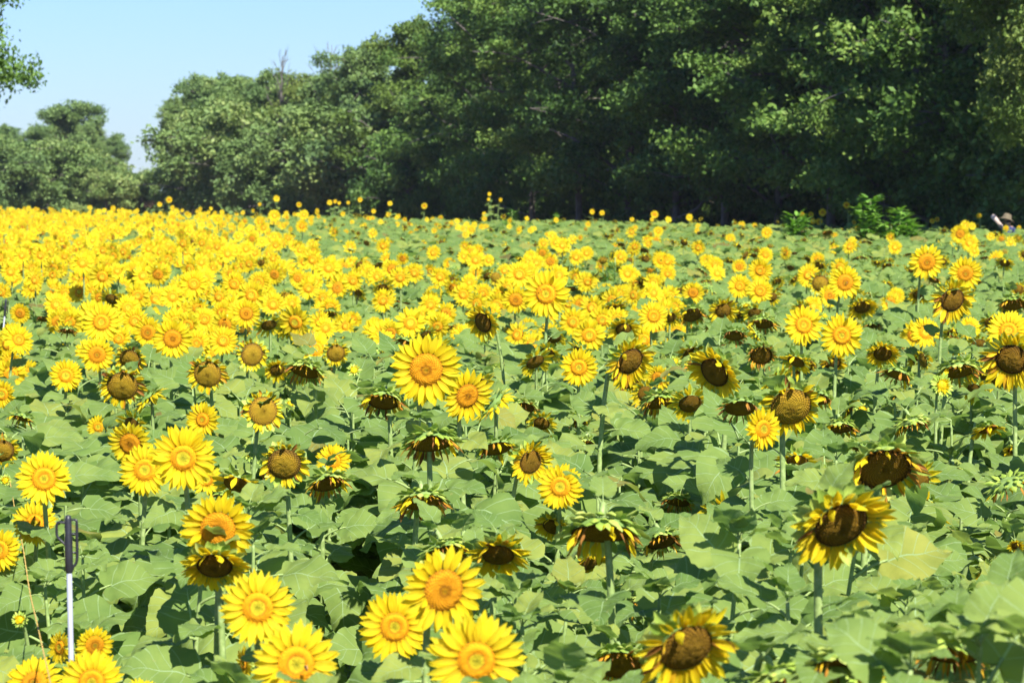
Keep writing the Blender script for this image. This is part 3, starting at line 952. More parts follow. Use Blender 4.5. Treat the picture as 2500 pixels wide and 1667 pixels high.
auto = []
for h in HERO:
    px, py, size, kind, yaw, pitch, label = h[:7]
    ex = h[7] if len(h) > 7 else {}
    if not label:
        label = auto_label(px, py, size, kind)
        if label in used:
            used[label] += 1
            words = label.split()
            label = ' '.join((['second', 'third', 'fourth', 'fifth', 'sixth'][min(used[label] - 1, 4)] + ' ' + label).split()[:16])
        else: used[label] = 0
    kw = dict(ex)
    if py < 600 and size < 36:
        kw.update(d=min(edge_d(px) - 3, 22 * 300 / max(size, 1) / 1.0), nleaf=8, lod=1)
        kw['d'] = min(kw['d'], F_PX * .24 / size)
    sunflower(px, py, size, kind, yaw, pitch, label, **kw)
for i, (px, py, s) in enumerate(SKY):
    k = 'F' if i % 3 else 'O'
    o_ = sum(1 for q in SKY if q[0] < px)
    lb = '%s sunflower, %s from the left of those rising against the trees at the far edge' % (['tiny', 'small', 'taller'][0 if s < 13 else 1 if s < 17 else 2], ordinal(o_))
    sunflower(px, py, s, k, rs.uniform(-20, 20), None, lb, d=edge_d(px) - rs.uniform(2, 6), nleaf=7, lod=1, leaf_scale=.9, lowleaf=.55)

# ------------------------------------------------------------ leafy plants between them
SU = np.array([(s[0], s[1], s[2], s[3], s[4][2]) for s in SUNF])

SU = np.vstack([SU, [8, 800, 120, 26.5, 1.2], [166, 1545, 14, 7.65, 1.2], [2440, 530, 40, 69.5, 1.4]])


def z_limit(px, d, halfw=70.0):
    """highest z at (px,d) that leaves the known heads in view"""
    m = (SU[:, 3] > d - (.42 if d < 14 else .1)) & (np.abs(SU[:, 0] - px) < SU[:, 2] * .5 + halfw)
    if not m.any(): return 9.0
    lim = CAM_Z - (SU[m, 1] + SU[m, 2] * .38 - HOR) / F_PX * d
    return lim.min()


SOILGAP = [(830, 9.6, 215, 3.6), (330, 9.6, 110, 2.3), (1180, 7.2, 40, .5), (250, 12, 40, 2)]   # px, d, half px, half d
fill = []
root_xy = [(s[6][0], s[6][1]) for s in SUNF]
tries = 0
while tries < 9000 and len(fill) < 620:
    tries += 1
    d = math.sqrt(rs.uniform(4.9 ** 2, 19.5 ** 2))
    px = rs.uniform(-260, 2760)
    if any(abs(px - g[0]) < g[2] and abs(d - g[1]) < g[3] for g in SOILGAP): continue
    x = (px - 1250) / F_PX * d
    sep = .29
    if any((x - a) ** 2 + (d - b) ** 2 < sep * sep for a, b in root_xy): continue
    lim = min(1.24 + rs.uniform(-.14, .12), z_limit(px, d, (170.0 if d < 12 else 110.) * 7 / d) - .08)
    if lim < .42: continue
    root_xy.append((x, d))
    fill.append((px, d, lim, x))
for (px, d, zt) in [(2050, 5.7, 1.36), (2230, 5.35, 1.38), (2400, 5.5, 1.40), (2520, 5.3, 1.42), (1900, 6.0, 1.28), (2330, 6.1, 1.32), (1380, 6.3, 1.18), (2150, 6.4, 1.26), (2480, 6.3, 1.36), (380, 6.2, 1.08)]:
    fill.append((px, d, zt, (px - 1250) / F_PX * d))
fill.sort(key=lambda f: f[1])
NIND = 105
for i, (px, d, zt, x) in enumerate(fill[:NIND]):
    side = 'left' if px < 833 else 'middle' if px < 1666 else 'right'
    row = 'nearest rows at the bottom' if d < 7.5 else 'second band of rows' if d < 10 else 'rows behind the foreground'
    H = np.array([x, d, zt + .02])
    withered = rs.rand() < (.30 if px > 800 else .12) and zt > .9
    pyl = HOR + F_PX * (CAM_Z - zt) / d
    base_ = auto_label(px, pyl, 60, 'W' if withered else 'G').replace('mid-sized ', '')
    lb = base_
    used[base_] = used.get(base_, -1) + 1
    if used[base_]: lb = ' '.join((ordinal(used[base_]) + ' ' + base_).split()[:16])
    if withered:
        H = np.array([x, d, zt - .02])
        sunflower(px, 0, 60, 'W', rs.uniform(-50, 50), None, lb, H=H, D=rs.uniform(.13, .17), d=d, zleaf=zt, seed=i * 31, nleaf=12)
    else:
        sunflower(px, 0, 60, '', 0, 85, lb, H=H, D=.05, d=d, zleaf=zt, seed=i * 31 + 5, nleaf=13, leaf_scale=1.28 if px > 1300 and d < 8.5 else 1.08)


# ------------------------------------------------------------ bees
BEE = simple('bee body', (.10, .05, .015), .6, 400, .8, .2)
WING = simple('bee wing', (.6, .6, .6), .3, 10, .1, .1, trans=.4)


def bee(px, py, hero_px, hero_py, off, lab):
    h = [s_ for s_ in SUNF if s_[0] == hero_px and s_[1] == hero_py][0]
    p = np.array(at(px, py, h[3])) + np.array([0, -off, 0])
    o = link('bee', mesh('bee', tube([(-.008, 0, 0), (-.0065, 0, 0), (-.004, 0, 0), (-.001, 0, 0), (.0005, 0, 0), (.003, 0, 0), (.0045, 0, 0), (.006, 0, 0), (.0075, 0, 0)],
             [.0006, .0022, .0030, .0024, .0016, .0028, .0014, .0020, .0010], 10), [BEE]), None, Matrix.Translation(Vector(p)) @ Matrix.Rotation(1.1, 4, 'Y'))
    for sd in (-1, 1):
        w = petal(np.array([.002, 0, .002]), np.array([-.8, sd * .6, .35]), np.array([0, 0, 1.0]), .009, .0035, np.array([0, 0, -1.0]), 0, 4, 1, rs, .5, 0)
        link('wing', mesh('wing', w, [WING]), o)
    tag(o, lab, 'bee', 'bees on the flowers')


bee(750, 1624, 722, 1621, .035, 'bee on the orange disc of the large bloom at the bottom edge')
bee(2066, 690, 2063, 690, .03, 'dark bee on the disc of an orange-disc sunflower, right middle')
bee(1319, 707, 1333, 718, .03, 'bee on the disc of the tallest bright yellow sunflower')


# ------------------------------------------------------------ the rest of the field, too many to count: one object
def body(lset, nl, seed, z0, z1, npts, nseg, sc=.19):
    """a plant 1.25 m tall without head, leaf top at z1"""
    r = np.random.RandomState(seed)
    ts = [tube([(0, 0, 0), (r.uniform(-.03, .03), r.uniform(-.03, .03), .7), (0, 0, 1.14)][:npts], [.012, .010, .006][:npts], nseg, MS, .5, False)]
    az = r.rand() * 6.28
    for i in range(nl):
        q = i / (nl - 1)
        az += 2.4 + r.uniform(-.4, .4)
        M = rot('X', r.uniform(.1, .55)) @ rot('Z', az) @ rot('Y', r.uniform(-.2, .2))
        M = np.array(M)
        s = sc * r.uniform(.85, 1.15) * (1 if q < .8 else 1 - (q - .8) * 1.6)
        M[:3, :3] *= s
        M[:3, 3] = (0, 0, z0 + (z1 - z0) * q)
        ts.append(lset[r.randint(len(lset))].xf(M, r.rand()))
    return cat(ts)


bodyM = [body(leafM, 15, i, .35, 1.17, 3, 5, .255) for i in range(9)]
bodyL = [body(leafL, 13, i + 9, .65, 1.2, 3, 3, .32) for i in range(9)]


def bloom_prob(px, py):
    """share of plants that carry (yellow, dark) heads, by where they stand in the photo"""
    yel = np.interp(px, [0, 500, 1000, 1500, 2500], [.80, .70, .42, .15, .05])
    far = py < np.interp(px, [0, 600, 850, 1300, 2500], [500, 560, 625, 640, 690])
    yel = np.where(far, np.interp(px, [0, 500, 700, 900, 1500, 2500], [.58, .38, .11, .06, .03, .025]), yel)
    band = (py > 610) & (py < 820) & (px > 850) & (px < 1650)
    yel = np.where(band, np.interp(py, [610, 680, 740, 820], [.16, .58, .55, .2]), yel)
    low = py > np.interp(px, [0, 900, 1600, 2500], [800, 790, 780, 640])
    yel = np.where(low, yel * .12, yel)
    drk = np.interp(px, [0, 600, 1200, 2500], [.07, .10, .20, .26])
    return yel, drk


def build_field():
    P = []
    # mid rows left over from the individual ones
    for (px, d, zt, x) in fill[NIND:]: P.append((x, d, zt, 0))
    # jittered grid beyond
    cell = .48
    y = 19.4
    while y < 136:
        c = cell if y < 60 else cell * 1.12
        half = y * (1500.0 / F_PX) + .5
        xs = np.arange(-half, half, c)
        for x in xs:
            xx = x + rs.uniform(-.2, .2); yy = y + rs.uniform(-.2, .2)
            px = 1250 + F_PX * xx / yy
            if yy > edge_d(px): continue
            P.append((xx, yy, 0, 1))
        y += c
    P = np.array(P)
    n = len(P)
    px = 1250 + F_PX * P[:, 0] / P[:, 1]
    d = P[:, 1]
    zt = 1.18 + rs.uniform(-.13, .12, n)
    # gentle roll of the canopy
    zt += .05 * np.sin(P[:, 0] * .35 + 1) * np.sin(P[:, 1] * .17)
    zt = np.where(P[:, 3] == 0, P[:, 2], zt)
    for i in range(n):
        if P[i, 3] == 1 and d[i] < 75:
            zt[i] = min(zt[i], z_limit(px[i], d[i], 60.0 * 8 / d[i]))
    keep = zt > .55
    P, px, d, zt = P[keep], px[keep], d[keep], zt[keep]
    n = len(P)
    py = 465 + F_PX * (CAM_Z - 1.4) / d
    yel, drk = bloom_prob(px, py)
    yel = np.where(P[:, 3] == 0, yel * 0, yel)
    u = rs.rand(n)
    lat = rs.rand(n)
    kind = np.full(n, '-')
    kind[u < yel + drk] = 'W'
    kind[(u < yel + drk) & (lat < .45)] = 'D'
    kind[(u < yel + drk) & (lat > .92)] = 'S'
    kind[u < yel] = 'F'
    kind[(u < yel) & (lat < .12)] = 'O'
    kind[(u > .985)] = 'B'
    out = []
    near = d < 44
    for lodsel, bodies, heads in ((near, bodyM, HEADM), (~near, bodyL, HEADL)):
        idx = np.where(lodsel)[0]
        if not len(idx): continue
        bi = rs.randint(0, len(bodies), len(idx))
        for b in range(len(bodies)):
            ii = idx[bi == b]
            if not len(ii): continue
            az = rs.uniform(-.8, .8, len(ii))
            s = zt[ii] / 1.22
            w = rs.uniform(.95, 1.2, len(ii))
            Ms = np.zeros((len(ii), 4, 4))
            Ms[:, 0, 0] = np.cos(az) * w; Ms[:, 0, 1] = -np.sin(az) * w
            Ms[:, 1, 0] = np.sin(az) * w; Ms[:, 1, 1] = np.cos(az) * w
            Ms[:, 2, 2] = s
            Ms[:, 0, 3] = P[ii, 0]; Ms[:, 1, 3] = P[ii, 1]; Ms[:, 3, 3] = 1
            out.append(scatter(bodies[b], Ms, rs.rand(len(ii))))
        for k in 'FOSDWB':
            for v in range(NV[k]):
                ii = idx[(kind[idx] == k)]
                ii = ii[(ii % NV[k]) == v]
                if not len(ii): continue
                Ms = []
                for i in ii:
                    if k in 'FO': zh = zt[i] + rs.uniform(.04, .25) + (rs.uniform(0, .2) if rs.rand() < .15 else 0)
                    elif k == 'S': zh = zt[i] + rs.uniform(.0, .2)
                    elif k == 'D': zh = zt[i] + rs.uniform(-.02, .18)
                    else: zh = zt[i] + rs.uniform(-.1, .1)
                    D = rs.uniform(.18, .255) if k in 'FOD' else rs.uniform(.13, .2)
                    if k == 'B': D = .09
                    if d[i] > 60: D *= .86
                    # keep known heads clear
                    if d[i] < 75 and zh - .1 > z_limit(px[i], d[i], 10): zh = zt[i] + .02
                    yaw = rs.normal(-2, 17 if k in 'FO' else 40)
                    pt = PITCH[k] + rs.normal(0, 9)
                    R, F = head_matrix(rad(yaw), rad(pt), rs.uniform(-.3, .3) if k not in 'F' else rs.uniform(-3, 3))
                    Ms.append(mat4(R, (P[i, 0] - F[0] * .02, P[i, 1] - .06, zh), D / 2))
                    if k in 'FOSD' and d[i] < 70:
                        a = np.array([P[i, 0], P[i, 1] + .02, zt[i] * .9])
                        b = np.array([P[i, 0], P[i, 1] - .02, zh + .0])
                        out.append(tube([a, b], [.010, .008], 4, MS, .5, False))
                out.append(scatter(heads[k][v], np.array(Ms), rs.rand(len(ii))))
    t = cat(out)
    print('field plants', n, 'faces', len(t.f))
    return t


fo = link('sunflower_field', mesh('sunflower_field', build_field(), FIELD_MATS))
tag(fo, 'dense sea of sunflowers filling the field back to the trees, too many to count', 'sunflowers', kind='stuff')

# ------------------------------------------------------------ ground
g = []
N_ = 60
xs = np.concatenate([np.linspace(-1500, -60, 12), np.linspace(-55, 55, 90), np.linspace(60, 1500, 12)])
ys = np.concatenate([np.linspace(-400, -2, 6), np.linspace(0, 40, 80), np.linspace(42, 140, 50), np.linspace(150, 3000, 16)])
gx, gy = np.meshgrid(xs, ys)
gz = .03 * np.sin(gx * 5.1 + gy) * np.sin(gy * 4.3) + .02 * np.sin(gx * 11 + gy * 3) + rs.uniform(-.012, .012, gx.shape)
gz = np.where((np.abs(gx) < 55) & (gy < 140) & (gy > 0), gz, 0) - .02
GV = np.stack([gx.ravel(), gy.ravel(), gz.ravel()], 1)
gm = mesh('ground', T(GV, grid_faces(len(ys), len(xs)), np.zeros((len(GV), 3))), [SOIL])
tag(link('ground', gm), kind='structure')

# ------------------------------------------------------------ weeds between the rows
WEED = m_foliage('weed green', [(0, (.09, .20, .03)), (.5, (.15, .30, .045)), (1, (.22, .38, .06))], .3)


def frond(L, r, mi=0):
    """feathery leaf: bent rib with narrow leaflets"""
    ts = []
    az = 0
    p = np.zeros(3); ang = r.uniform(.6, 1.3)
    n = 7
    pts = [p]
    for i in range(n):
        ang -= r.uniform(.08, .26)
        p = p + np.array([0, math.cos(ang), math.sin(ang)]) * L / n
        pts.append(p)
    V = []; F = []; A = []
    t = r.rand()

    def leaflet(a, dr, l, w):
        k = len(V)
        s = np.cross(dr, [0, 0, 1.0]); s /= np.linalg.norm(s) + 1e-9
        V.extend([a, a + dr * l * .45 + s * w, a + dr * l, a + dr * l * .45 - s * w])
        F.append((k, k + 1, k + 2, k + 3)); A.extend([(0, 0, t)] * 4)
    for i in range(1, n + 1):
        a = np.array(pts[i]); tn = pts[i] - pts[i - 1]; tn = tn / np.linalg.norm(tn)
        for sd in (-1, 1):
            dr = np.array([sd * .85, 0, 0]) + tn * .6 + np.array([0, 0, r.uniform(-.2, .3)])
            dr /= np.linalg.norm(dr)
            l = L * .36 * (1.15 - i / n * .7)
            leaflet(a, dr, l, L * .035)
            leaflet(a + dr * l * .4, dr * .6 + tn * .7, l * .5, L * .028)
        s = np.array([1, 0, 0]) * L * .012
        k = len(V)
        V.extend([pts[i - 1] - s, pts[i - 1] + s, pts[i] + s, pts[i] - s]); F.append((k, k + 1, k + 2, k + 3)); A.extend([(0, 0, t)] * 4)
    return T(V, F, A, mi)


def clump(seed):
    r = np.random.RandomState(seed)
    ts = []
    for i in range(14):
        M = rot('Z', r.rand() * 6.28) @ rot('X', r.uniform(-.3, .5))
        M[:3, 3] = (r.uniform(-.05, .05), r.uniform(-.05, .05), r.uniform(0, .22))
        ts.append(frond(r.uniform(.12, .26), r).xf(M))
    for i in range(8):   # grass blades
        M = rot('Z', r.rand() * 6.28)
        b = petal(np.array([r.uniform(-.1, .1), r.uniform(-.1, .1), 0]), np.array([r.uniform(-.5, .5), .4, 1.0]), np.array([0, 1.0, .1]), r.uniform(.2, .4), .012, np.array([0, 0, -1.0]), 1.5, 5, 1, r, r.rand(), 0)
        ts.append(b.xf(M))
    return cat(ts)


clumps = [clump(i) for i in range(5)]
out = []
for k in range(5):
    Ms = []
    for i in range(150):
        while True:
            d = rs.uniform(5, 20); px = rs.uniform(-150, 2650)
            pr = .8 if px < 560 else .15 if 720 < px < 950 else .3
            if rs.rand() < pr: break
        if i % 2 == 0: d = rs.uniform(8.0, 13); px = rs.uniform(120, 560)
        s = rs.uniform(.7, 1.5)
        M = rot('Z', rs.rand() * 6.28); M[:3, :3] *= s
        M[:3, 3] = ((px - 1250) / F_PX * d, d, -.02)
        Ms.append(M)
    out.append(scatter(clumps[k], np.array(Ms), rs.rand(len(Ms))))
tag(link('weeds', mesh('weeds', cat(out), [WEED])), 'feathery green weeds and grass growing on the soil between the sunflower stems', 'weeds', kind='stuff')
# dry litter on the soil
DRY = simple('dry straw', (.36, .27, .17), .8, 20)
lit = []
for i in range(420):
    d = rs.uniform(6, 18); px = rs.uniform(300, 2500)
    a = rs.rand() * 6.28; L = rs.uniform(.05, .25)
    c = np.array([(px - 1250) / F_PX * d, d, rs.uniform(.0, .05)])
    e = np.array([math.cos(a), math.sin(a), rs.uniform(-.1, .5)]) * L
    lit.append(tube([c, c + e * .5 + np.array([0, 0, .02]), c + e], [.004, .003, .001], 4, 0, rs.rand(), False))
tag(link('dry_stalks', mesh('dry_stalks', cat(lit), [DRY])), 'bits of dry stalk lying on the red brown soil', 'plant litter', kind='stuff')


# ------------------------------------------------------------ tall weeds above the canopy
def weed_plant(px, ptop, d, label, style, wpx, seed, n=5):
    r = np.random.RandomState(seed)
    top = at(px, ptop, d)
    root = empty('weed_plant', (top.x, d, 0))
    tag(root, label, 'weed', 'tall weeds growing through the field')
    W = wpx * d / F_PX
    nst = n
    for s in range(nst):
        a = r.rand() * 6.28
        hz = top.z * (1 if s == 0 else r.uniform(.72, .95))
        tipp = np.array([math.cos(a) * W * .35, math.sin(a) * W * .35, hz]) * (1 if s else np.array([.1, .1, 1]))
        path = bez(np.zeros(3), np.array([0, 0, hz * .5]), tipp * np.array([.5, .5, .8]), tipp, 10)
        link('stem', mesh('stem', tube(path, np.linspace(.016, .005, 10), 6, 0, r.rand()), [STEM]), root)
        lv = []
        zz = np.linspace(.45, 1, 8 if style == 'palm' else 14)
        for q in zz:
            p = np.array([np.interp(q, np.linspace(0, 1, 10), path[:, c]) for c in range(3)])
            for sd in (0, math.pi):
                aa = a + q * 9 + sd + r.uniform(-.4, .4)
                if style == 'palm':
                    nl = 5; sp = .55; L = .17 * (1.15 - .4 * q) * 2.0; wd = .34
                else:
                    nl = 3; sp = .5; L = .20; wd = .14
                if style == 'fine': nl = 5; sp = .4; L = .13; wd = .06
                for kk in range(nl):
                    b = aa + (kk - (nl - 1) / 2) * sp
                    e = r.uniform(.0, .7)
                    dr = np.array([math.cos(b) * math.cos(e), math.sin(b) * math.cos(e), math.sin(e)])
                    st = p + np.array([math.cos(aa), math.sin(aa), .3]) * (.07 if style == 'palm' else .01)
                    lv.append(petal(st, dr, np.array([0, 0, 1.0]), L * r.uniform(.8, 1.2), L * wd, np.array([0, 0, -1.0]), r.uniform(.3, 1.6), 4, 1, r, r.rand(), 0))
        link('leaves', mesh('leaves', cat(lv), [WEED]), root)
    return root


weed_plant(2127, 486, 60, 'tall palmate-leaved green weed standing highest above the right of the field', 'palm', 62, 3, 4)
weed_plant(2195, 516, 60, 'broad bushy green weed right beside the tallest weed', 'palm', 95, 8, 8)
weed_plant(1938, 530, 62, 'low leafy weed left of the skyline sunflowers on the right', 'palm', 50, 12, 5)
weed_plant(1250, 517, 78, 'spiky bright green weed at the field edge right of the branching sunflower', 'spike', 45, 5, 3)
weed_plant(1358, 526, 80, 'smaller spiky weed at the field edge, right of the brighter one', 'spike', 35, 6, 3)
weed_plant(1500, 628, 33, 'wispy fine-leaved weed sticking up among the sunflowers at mid field', 'fine', 60, 7, 7)

# ------------------------------------------------------------ fence posts and twine
WHITE = simple('white fibreglass', (.27, .285, .32), .35, 30, .06, .1)
BLACK = simple('black plastic', (.018, .018, .022), .4, 40, .3, .2, .5)
TWINE = simple('orange twine', (.50, .33, .08), .8, 150, .35, .5)


def post(px, ptop, d, lean_px, label):
    """step-in post: white rod, black moulded top with a side hook, an upright clip and pin"""
    top = np.array(at(px, ptop, d))
    bot = np.array([(lean_px - 1250) / F_PX * d, d + .02, 0])
    root = empty('fence_post', bot)
    tag(root, label, 'fence post', 'step-in fence posts')
    ax = top - bot
    L = np.linalg.norm(ax); ax /= L
    X = np.array([1, 0, 0]) - ax * ax[0]; X /= np.linalg.norm(X)
    q = lambda s, x, y=0: ax * s + X * x + np.array([0, y, 0])
    link('rod', mesh('rod', tube([q(-.15, 0), q(L * .5, 0), q(L - .145, 0)], .0074, 14), [WHITE]), root)
    sl = [tube([q(L - .155, 0), q(L - .15, 0), q(L - .06, 0), q(L - .055, 0), q(L - .01, 0), q(L, 0)], [.0085, .0108, .0108, .0095, .0095, .007], 12)]
    link('sleeve', mesh('sleeve', cat(sl), [BLACK]), root)
    hook = smooth_keys([q(L - .02, -.006), q(L - .018, -.022), q(L - .022, -.030), q(L - .045, -.0315), q(L - .058, -.029), q(L - .070, -.018), q(L - .080, -.006)], 24)
    link('wire_hook', mesh('wire_hook', tube(hook, .0036, 8), [BLACK]), root)
    clip = smooth_keys([q(L - .012, .006), q(L - .012, .020), q(L - .020, .023), q(L - .06, .0225), q(L - .12, .0215), q(L - .138, .012), q(L - .145, .006)], 28)
    link('side_clip', mesh('side_clip', tube(clip, np.interp(np.linspace(0, 1, 28), [0, .5, 1], [.0028, .0042, .0034]), 8), [BLACK]), root)
    pins = [tube([q(L - .05, .008), q(L - .05, .022)], .0024, 6), tube([q(L - .10, .008), q(L - .10, .022)], .0024, 6)]
    link('clip_bridge', mesh('clip_bridge', cat(pins), [BLACK]), root)


post(166, 1258, 7.6, 176, 'white step-in fence post with black clip top in the left foreground')
post(15, 731, 26, -22, 'small leaning white fence post with black top at the left edge')
cps = [(-12, 880, 20), (2, 985, 17.5), (14, 1100, 14.5), (33, 1225, 11.8), (55, 1330, 10), (72, 1440, 8.8), (88, 1510, 8.1), (106, 1590, 7.4), (122, 1660, 6.9), (135, 1740, 6.5)]
tw = smooth_keys([np.array(at(*c)) for c in cps], 260)
k_ = np.arange(260)
st1 = tw + np.stack([np.cos(k_ * 1.1), 0 * k_, np.sin(k_ * 1.1)], 1) * .0012
st2 = tw - np.stack([np.cos(k_ * 1.1), 0 * k_, np.sin(k_ * 1.1)], 1) * .0012
tag(link('twine', mesh('twine', cat([tube(st1, .0014, 5), tube(st2, .0014, 5)]), [TWINE])), 'thin orange twisted fence twine running down the left edge past the posts', 'twine')

# ------------------------------------------------------------ leaning pale post and the person at the far right
PALE = simple('weathered pale wood', (.50, .39, .34), .8, 6, .2, .6, bdist=.02)
PALEEND = simple('pale cut wood', (.60, .48, .42), .8, 20, .15, .4)
dd = 69.3
a_ = np.array(at(2424, 528, dd)); b_ = np.array(at(2447, 556, dd))
dirn = (b_ - a_) / np.linalg.norm(b_ - a_)
foot = a_ + dirn * (a_[2] / -dirn[2] + .05)
root = empty('leaning_post', foot)
pp = [foot - foot, (b_ - foot), (b_ + (a_ - b_) * .5) - foot, (a_ - foot)]
link('trunk', mesh('trunk', tube(np.array(pp), [.035, .042, .052, .062], 14), [PALE]), root)
link('cut_end', mesh('cut_end', tube(np.array([a_ - foot - dirn * .0, a_ - foot - dirn * .015, a_ - foot - dirn * .03]), [.062, .058, .03], 14), [PALEEND]), root)
tag(root, 'pale pinkish weathered post leaning left above the field edge beside the hat', 'post')

SKIN = simple('skin', (.42, .25, .17), .55, 20, .08, .1)
SHIRT = simple('blue shirt', (.03, .04, .10), .8, 25, .2, .3)
TROU = simple('dark trousers', (.03, .035, .05), .8, 25, .2, .3)
HAT = simple('straw hat', (.13, .105, .065), .8, 90, .3, .6)
HAIR = simple('dark hair', (.02, .015, .012), .6, 60, .3, .4)


def person(px, ptop, d):
    top = at(px, ptop, d)
    base = Vector((top.x, d, 0))
    root = empty('person', base)
    s = (top.z - .05) / 1.42
    # stooping figure, head bowed: joints in metres for a 1.68 m person bending forward to the left
    J = {'pel': (0.12, 0.05, .88), 'sp': (.06, .02, 1.06), 'ch': (-.02, -.01, 1.20), 'nk': (-.07, -.03, 1.31), 'hd': (-.10, -.05, 1.40), 'crown': (-.12, -.06, 1.50),
         'ls': (-.06, -.17, 1.24), 'le': (-.16, -.24, 1.00), 'lw': (-.30, -.20, .84), 'lh': (-.36, -.18, .80),
         'rs': (.00, .16, 1.26), 're': (-.08, .24, 1.02), 'rw': (-.24, .22, .86), 'rh': (-.30, .2, .82),
         'lhip': (.12, -.05, .84), 'lk': (.04, -.10, .46), 'la': (.12, -.10, .08), 'lt': (-.06, -.12, .03),
         'rhip': (.12, .14, .84), 'rk': (.06, .18, .46), 'ra': (.18, .18, .08), 'rt': (0, .2, .03)}
    Rr = {'pel': .15, 'sp': .135, 'ch': .15, 'nk': .055, 'hd': .085, 'crown': .07, 'ls': .062, 'le': .045, 'lw': .03, 'lh': .032, 'rs': .062, 're': .045, 'rw': .03, 'rh': .032,
          'lhip': .10, 'lk': .065, 'la': .045, 'lt': .035, 'rhip': .10, 'rk': .065, 'ra': .045, 'rt': .035}
    E = [('pel', 'sp'), ('sp', 'ch'), ('ch', 'nk'), ('nk', 'hd'), ('hd', 'crown'), ('ch', 'ls'), ('ls', 'le'), ('le', 'lw'), ('lw', 'lh'), ('ch', 'rs'), ('rs', 're'), ('re', 'rw'), ('rw', 'rh'),
         ('pel', 'lhip'), ('lhip', 'lk'), ('lk', 'la'), ('la', 'lt'), ('pel', 'rhip'), ('rhip', 'rk'), ('rk', 'ra'), ('ra', 'rt')]
    names = list(J)
    V = [Vector(J[k]) * s for k in names]
    rads = [Rr[k] * s for k in names]
    edges = [(names.index(a), names.index(b)) for a, b in E]
    for side in 'lr':   # fingers
        h = names.index(side + 'h')
        hp = Vector(J[side + 'h'])
        for f in range(5):
            k1 = len(V)
            off = Vector((-.045 - .01 * (f in (1, 2)), (f - 2) * .017, -.03 + (.03 if f == 0 else 0)))
            V.append((hp + off * .9) * s); rads.append(.010 * s)
            V.append((hp + off * 1.5 + Vector((0.01, 0, -.03))) * s); rads.append(.008 * s)
            edges += [(h, k1), (k1, k1 + 1)]

    def skin_obj(name, vs, rr, ed, m, parent):
        me = bpy.data.meshes.new(name)
        me.from_pydata([tuple(v) for v in vs], ed, [])
        o = bpy.data.objects.new(name, me)
        COL.objects.link(o)
        o.modifiers.new('s', 'SKIN')
        for i, x in enumerate(rr): me.skin_vertices[0].data[i].radius = (x, x)
        me.skin_vertices[0].data[0].use_root = True
        u = o.modifiers.new('u', 'SUBSURF'); u.levels = 2; u.render_levels = 2
        dg = bpy.context.evaluated_depsgraph_get()
        m2 = bpy.data.meshes.new_from_object(o.evaluated_get(dg))
        for p in m2.polygons: p.use_smooth = True
        m2.materials.clear(); m2.materials.append(m)
        o.modifiers.clear(); o.data = m2
        o.parent = parent
        return o
    body_o = skin_obj('body', V, rads, edges, SKIN, root)

    def sub(name, keys, m, grow):
        idx = [names.index(k) for k in keys]
        e2 = [(keys.index(a), keys.index(b)) for a, b in E if a in keys and b in keys]
        return skin_obj(name, [V[i] for i in idx], [rads[i] + grow * s for i in idx], e2, m, root)
    sub('shirt', ['pel', 'sp', 'ch', 'ls', 'le', 'rs', 're'], SHIRT, .018)
    sub('trousers', ['pel', 'lhip', 'lk', 'la', 'rhip', 'rk', 'ra'], TROU, .022)
    for nm, k in (('shoe', 'l'), ('shoe', 'r')):
        a = V[names.index(k + 'a')]; t_ = V[names.index(k + 't')]
        link('shoe', mesh('shoe', tube(np.array([a + Vector((.04, 0, -.03)), (a + t_) / 2 - Vector((0, 0, .01)), t_]), [.05, .052, .035], 10), [TROU]), root)
    # hat: brim tipped down to the right, domed crown
    hc = np.array(V[names.index('crown')]) + np.array([0, 0, -.02])
    rings = [(.185, -.035), (.19, -.028), (.15, -.006), (.105, .0), (.10, .03), (.094, .075), (.07, .10), (.03, .112), (.001, .114)]
    hv = []
    for a, z in rings:
        for j in range(24):
            th = j / 24 * 2 * math.pi
            hv.append((a * math.cos(th), a * .92 * math.sin(th), z - .02 * (a > .14) * math.cos(2 * th)))
    M = rot('Y', .28); M[:3, 3] = hc
    M[:3, :3] *= s
    hat = T(hv, grid_faces(len(rings), 24, True), np.zeros((len(hv), 3)))
    link('hat', mesh('hat', hat.xf(M), [HAT]), root)
    hd = np.array(V[names.index('hd')])
    hv2 = []
    for i in range(6):
        ph = i / 5 * 1.3
        for j in range(16):
            th = j / 16 * 2 * math.pi
            hv2.append((.098 * math.cos(th) * math.cos(ph) + .02, .095 * math.sin(th) * math.cos(ph), .10 * math.sin(ph) - .01))
    M2 = np.eye(4); M2[:3, 3] = hd; M2[:3, :3] *= s
    link('hair', mesh('hair', T(hv2, grid_faces(6, 16, True), np.zeros((len(hv2), 3))).xf(M2), [HAIR]), root)
    # face details on the bowed head (nose and ears)
    nose = tube(np.array([hd + np.array([-.085, -.01, .02]) * s, hd + np.array([-.105, -.012, -.005]) * s, hd + np.array([-.09, -.01, -.012]) * s]), np.array([.008, .014, .01]) * s, 8)
    link('nose', mesh('nose', nose, [SKIN]), body_o)
    tag(root, 'stooping person in wide-brimmed straw hat and blue shirt, half hidden at the right field edge', 'person')


person(2470, 535, 69.0)

# ------------------------------------------------------------ trees
BARK = simple('grey bark', (.11, .098, .085), .9, 5, .35, .8, bdist=.03)
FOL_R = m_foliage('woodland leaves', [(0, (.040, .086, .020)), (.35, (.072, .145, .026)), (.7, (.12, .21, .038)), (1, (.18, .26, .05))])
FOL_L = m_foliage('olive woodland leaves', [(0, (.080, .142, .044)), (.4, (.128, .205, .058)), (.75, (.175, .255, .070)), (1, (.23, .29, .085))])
FOL_Y = m_foliage('yellow green leaves', [(0, (.075, .130, .022)), (.5, (.12, .185, .032)), (1, (.18, .22, .05))])


